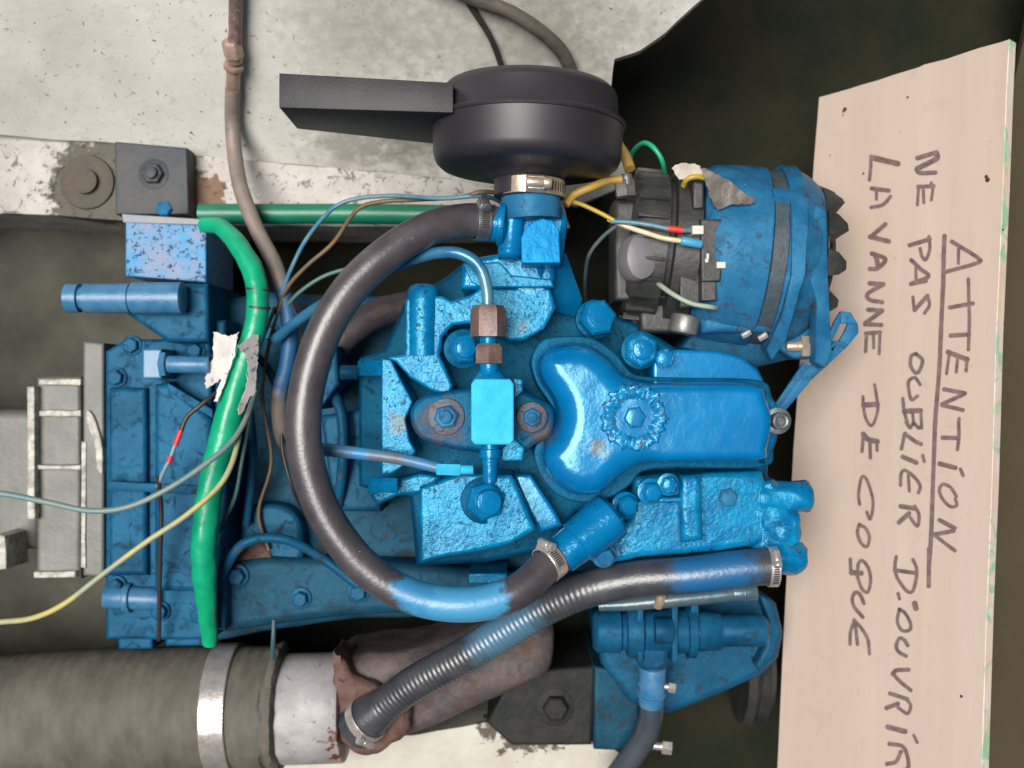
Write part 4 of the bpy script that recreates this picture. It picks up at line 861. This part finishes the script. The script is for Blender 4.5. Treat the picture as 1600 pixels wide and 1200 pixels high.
wire('battery_cable', [(958, 200, -120), (966, 226, -95), (978, 246, -84), (984, 264, -78)], 5.8, wyb, 'thick ochre yellow cable between the air filter and the alternator terminal', 'cable')
wire('yellow_wire', [(884, 320, -60), (898, 304, -62), (925, 292, -62), (950, 282, -64), (972, 280, -64)], 4.2, wyb, 'yellow wire slanting from the neck clamp to the alternator terminal')
wire('green_wire', [(980, 268, -140), (988, 240, -118), (1004, 224, -96), (1018, 228, -88), (1030, 242, -86), (1036, 256, -90), (1040, 276, -110)], 2.6, wgn, 'short bright green wire arching above the alternator')
wire('yellow_blue_wire', [(884, 312, -66), (910, 320, -60), (940, 334, -56), (962, 346, -54)], 2.3, wy, 'thin yellow wire right of the neck clamp')
wire('red_blue_wire', [(958, 346, -54), (990, 348, -52), (1018, 352, -50), (1046, 358, -48), (1066, 360, -48), (1084, 360, -52)], 2.5, wb, 'blue wire ending in a red sleeve and a pale plug at the alternator', extra=lambda o: (lambda bb: (bb.tube([(1044, 357, -48), (1067, 360, -48)], 3.1, 12, 2, straight=True), obj('red_sleeve', bb, wred, o)))(B()))
wire('striped_wire', [(950, 342, -58), (985, 356, -56), (1010, 364, -52), (1036, 372, -48), (1068, 377, -46)], 2.6, mat('wire_cream', (.50, .42, .18), (.55, .50, .38), 90, rough=.4), 'cream and yellow wire ending in the blue plug at the alternator')
wire('thin_wire', [(914, 480, -180), (914, 440, -130), (920, 400, -90), (940, 372, -72), (964, 352, -58)], 2.0, mat('wire_mauve', (.16, .11, .11), (.03, .12, .14), 40, rough=.5), 'thin mauve wire curving down left of the grey capacitor')
wire('pale_wire', [(1020, 438, -100), (1032, 446, -70), (1052, 460, -60), (1080, 474, -56), (1112, 480, -58), (1124, 482, -84)], 2.6, wgr, 'short pale green wire below the alternator')
wire('terminal_wire', [(1068, 290, -60), (1074, 280, -52), (1088, 276, -50), (1102, 278, -52)], 2.8, wy, 'short yellow wire loop under the torn brown tape')
wire('drop_wire', [(247, 745, -100), (252, 800, -112), (250, 880, -124), (248, 1000, -150)], 2.4, wbk, 'dim black wire hanging straight down over the gearbox')
wire('thin_rod', [(428, 968, -140), (427, 1000, -140), (425, 1030, -150)], 2.6, mat('rod_teal', (.03, .08, .09), rough=.5), 'short thin rod above the cut end of the cloth hose', 'rod')
wire('tangle_wire', [(452, 462, -138), (470, 520, -150), (462, 600, -160), (440, 680, -165), (456, 760, -165), (480, 810, -200)], 2.0, wbk, 'thin black wire hanging inside the left curve of the big hose', )
wire('tangle_wire', [(440, 470, -140), (420, 540, -150), (410, 620, -158), (424, 720, -165), (404, 800, -170), (420, 860, -172)], 2.0, wbr, 'thin brown wire winding down over the grimy engine block')
wire('tangle_wire', [(430, 480, -145), (400, 560, -140), (392, 640, -130), (378, 720, -125), (366, 780, -130), (340, 830, -150)], 2.2, MATS['wire_dull_green'], 'thin dull green wire right of the green sleeve')
for (x, y, z) in ((402, 452, -116), (404, 480, -113)):
    b = B(); b.lathe(W(x, y, z), Vector((.12, 1, .1)), [(-1.2, 11), (-1, 11.6), (1, 11.6), (1.2, 11)], 28, False, False); obj('cable_tie', b, wbk, gs)
# torn tape and foil on the alternator
b = B(); b.slab(ragged([(1094, 262), (1112, 268), (1150, 290), (1180, 312), (1176, 318), (1140, 322), (1120, 330), (1112, 312), (1104, 286)], -42, .8, 11, lambda x, y: -(y - 262) * .12), .6)
tag(obj('brown_tape', b, browntape, rough_geo=(1.5, 60, 1)), 'loose flap of brown tape stuck on the alternator', 'tape')
b = B(); b.slab(ragged([(1050, 262), (1064, 254), (1084, 254), (1100, 268), (1100, 276), (1076, 278), (1062, 282)], -46, .8, 12, lambda x, y: -(y - 250) * .2), .6)
tag(obj('pale_tape', b, mat('pale_foil', (.50, .44, .38), (.35, .31, .27), 60, rough=.35, bump=(60, .6)), rough_geo=(1.5, 60, 1)), 'crumpled pale scrap of tape at the top of the alternator', 'tape')
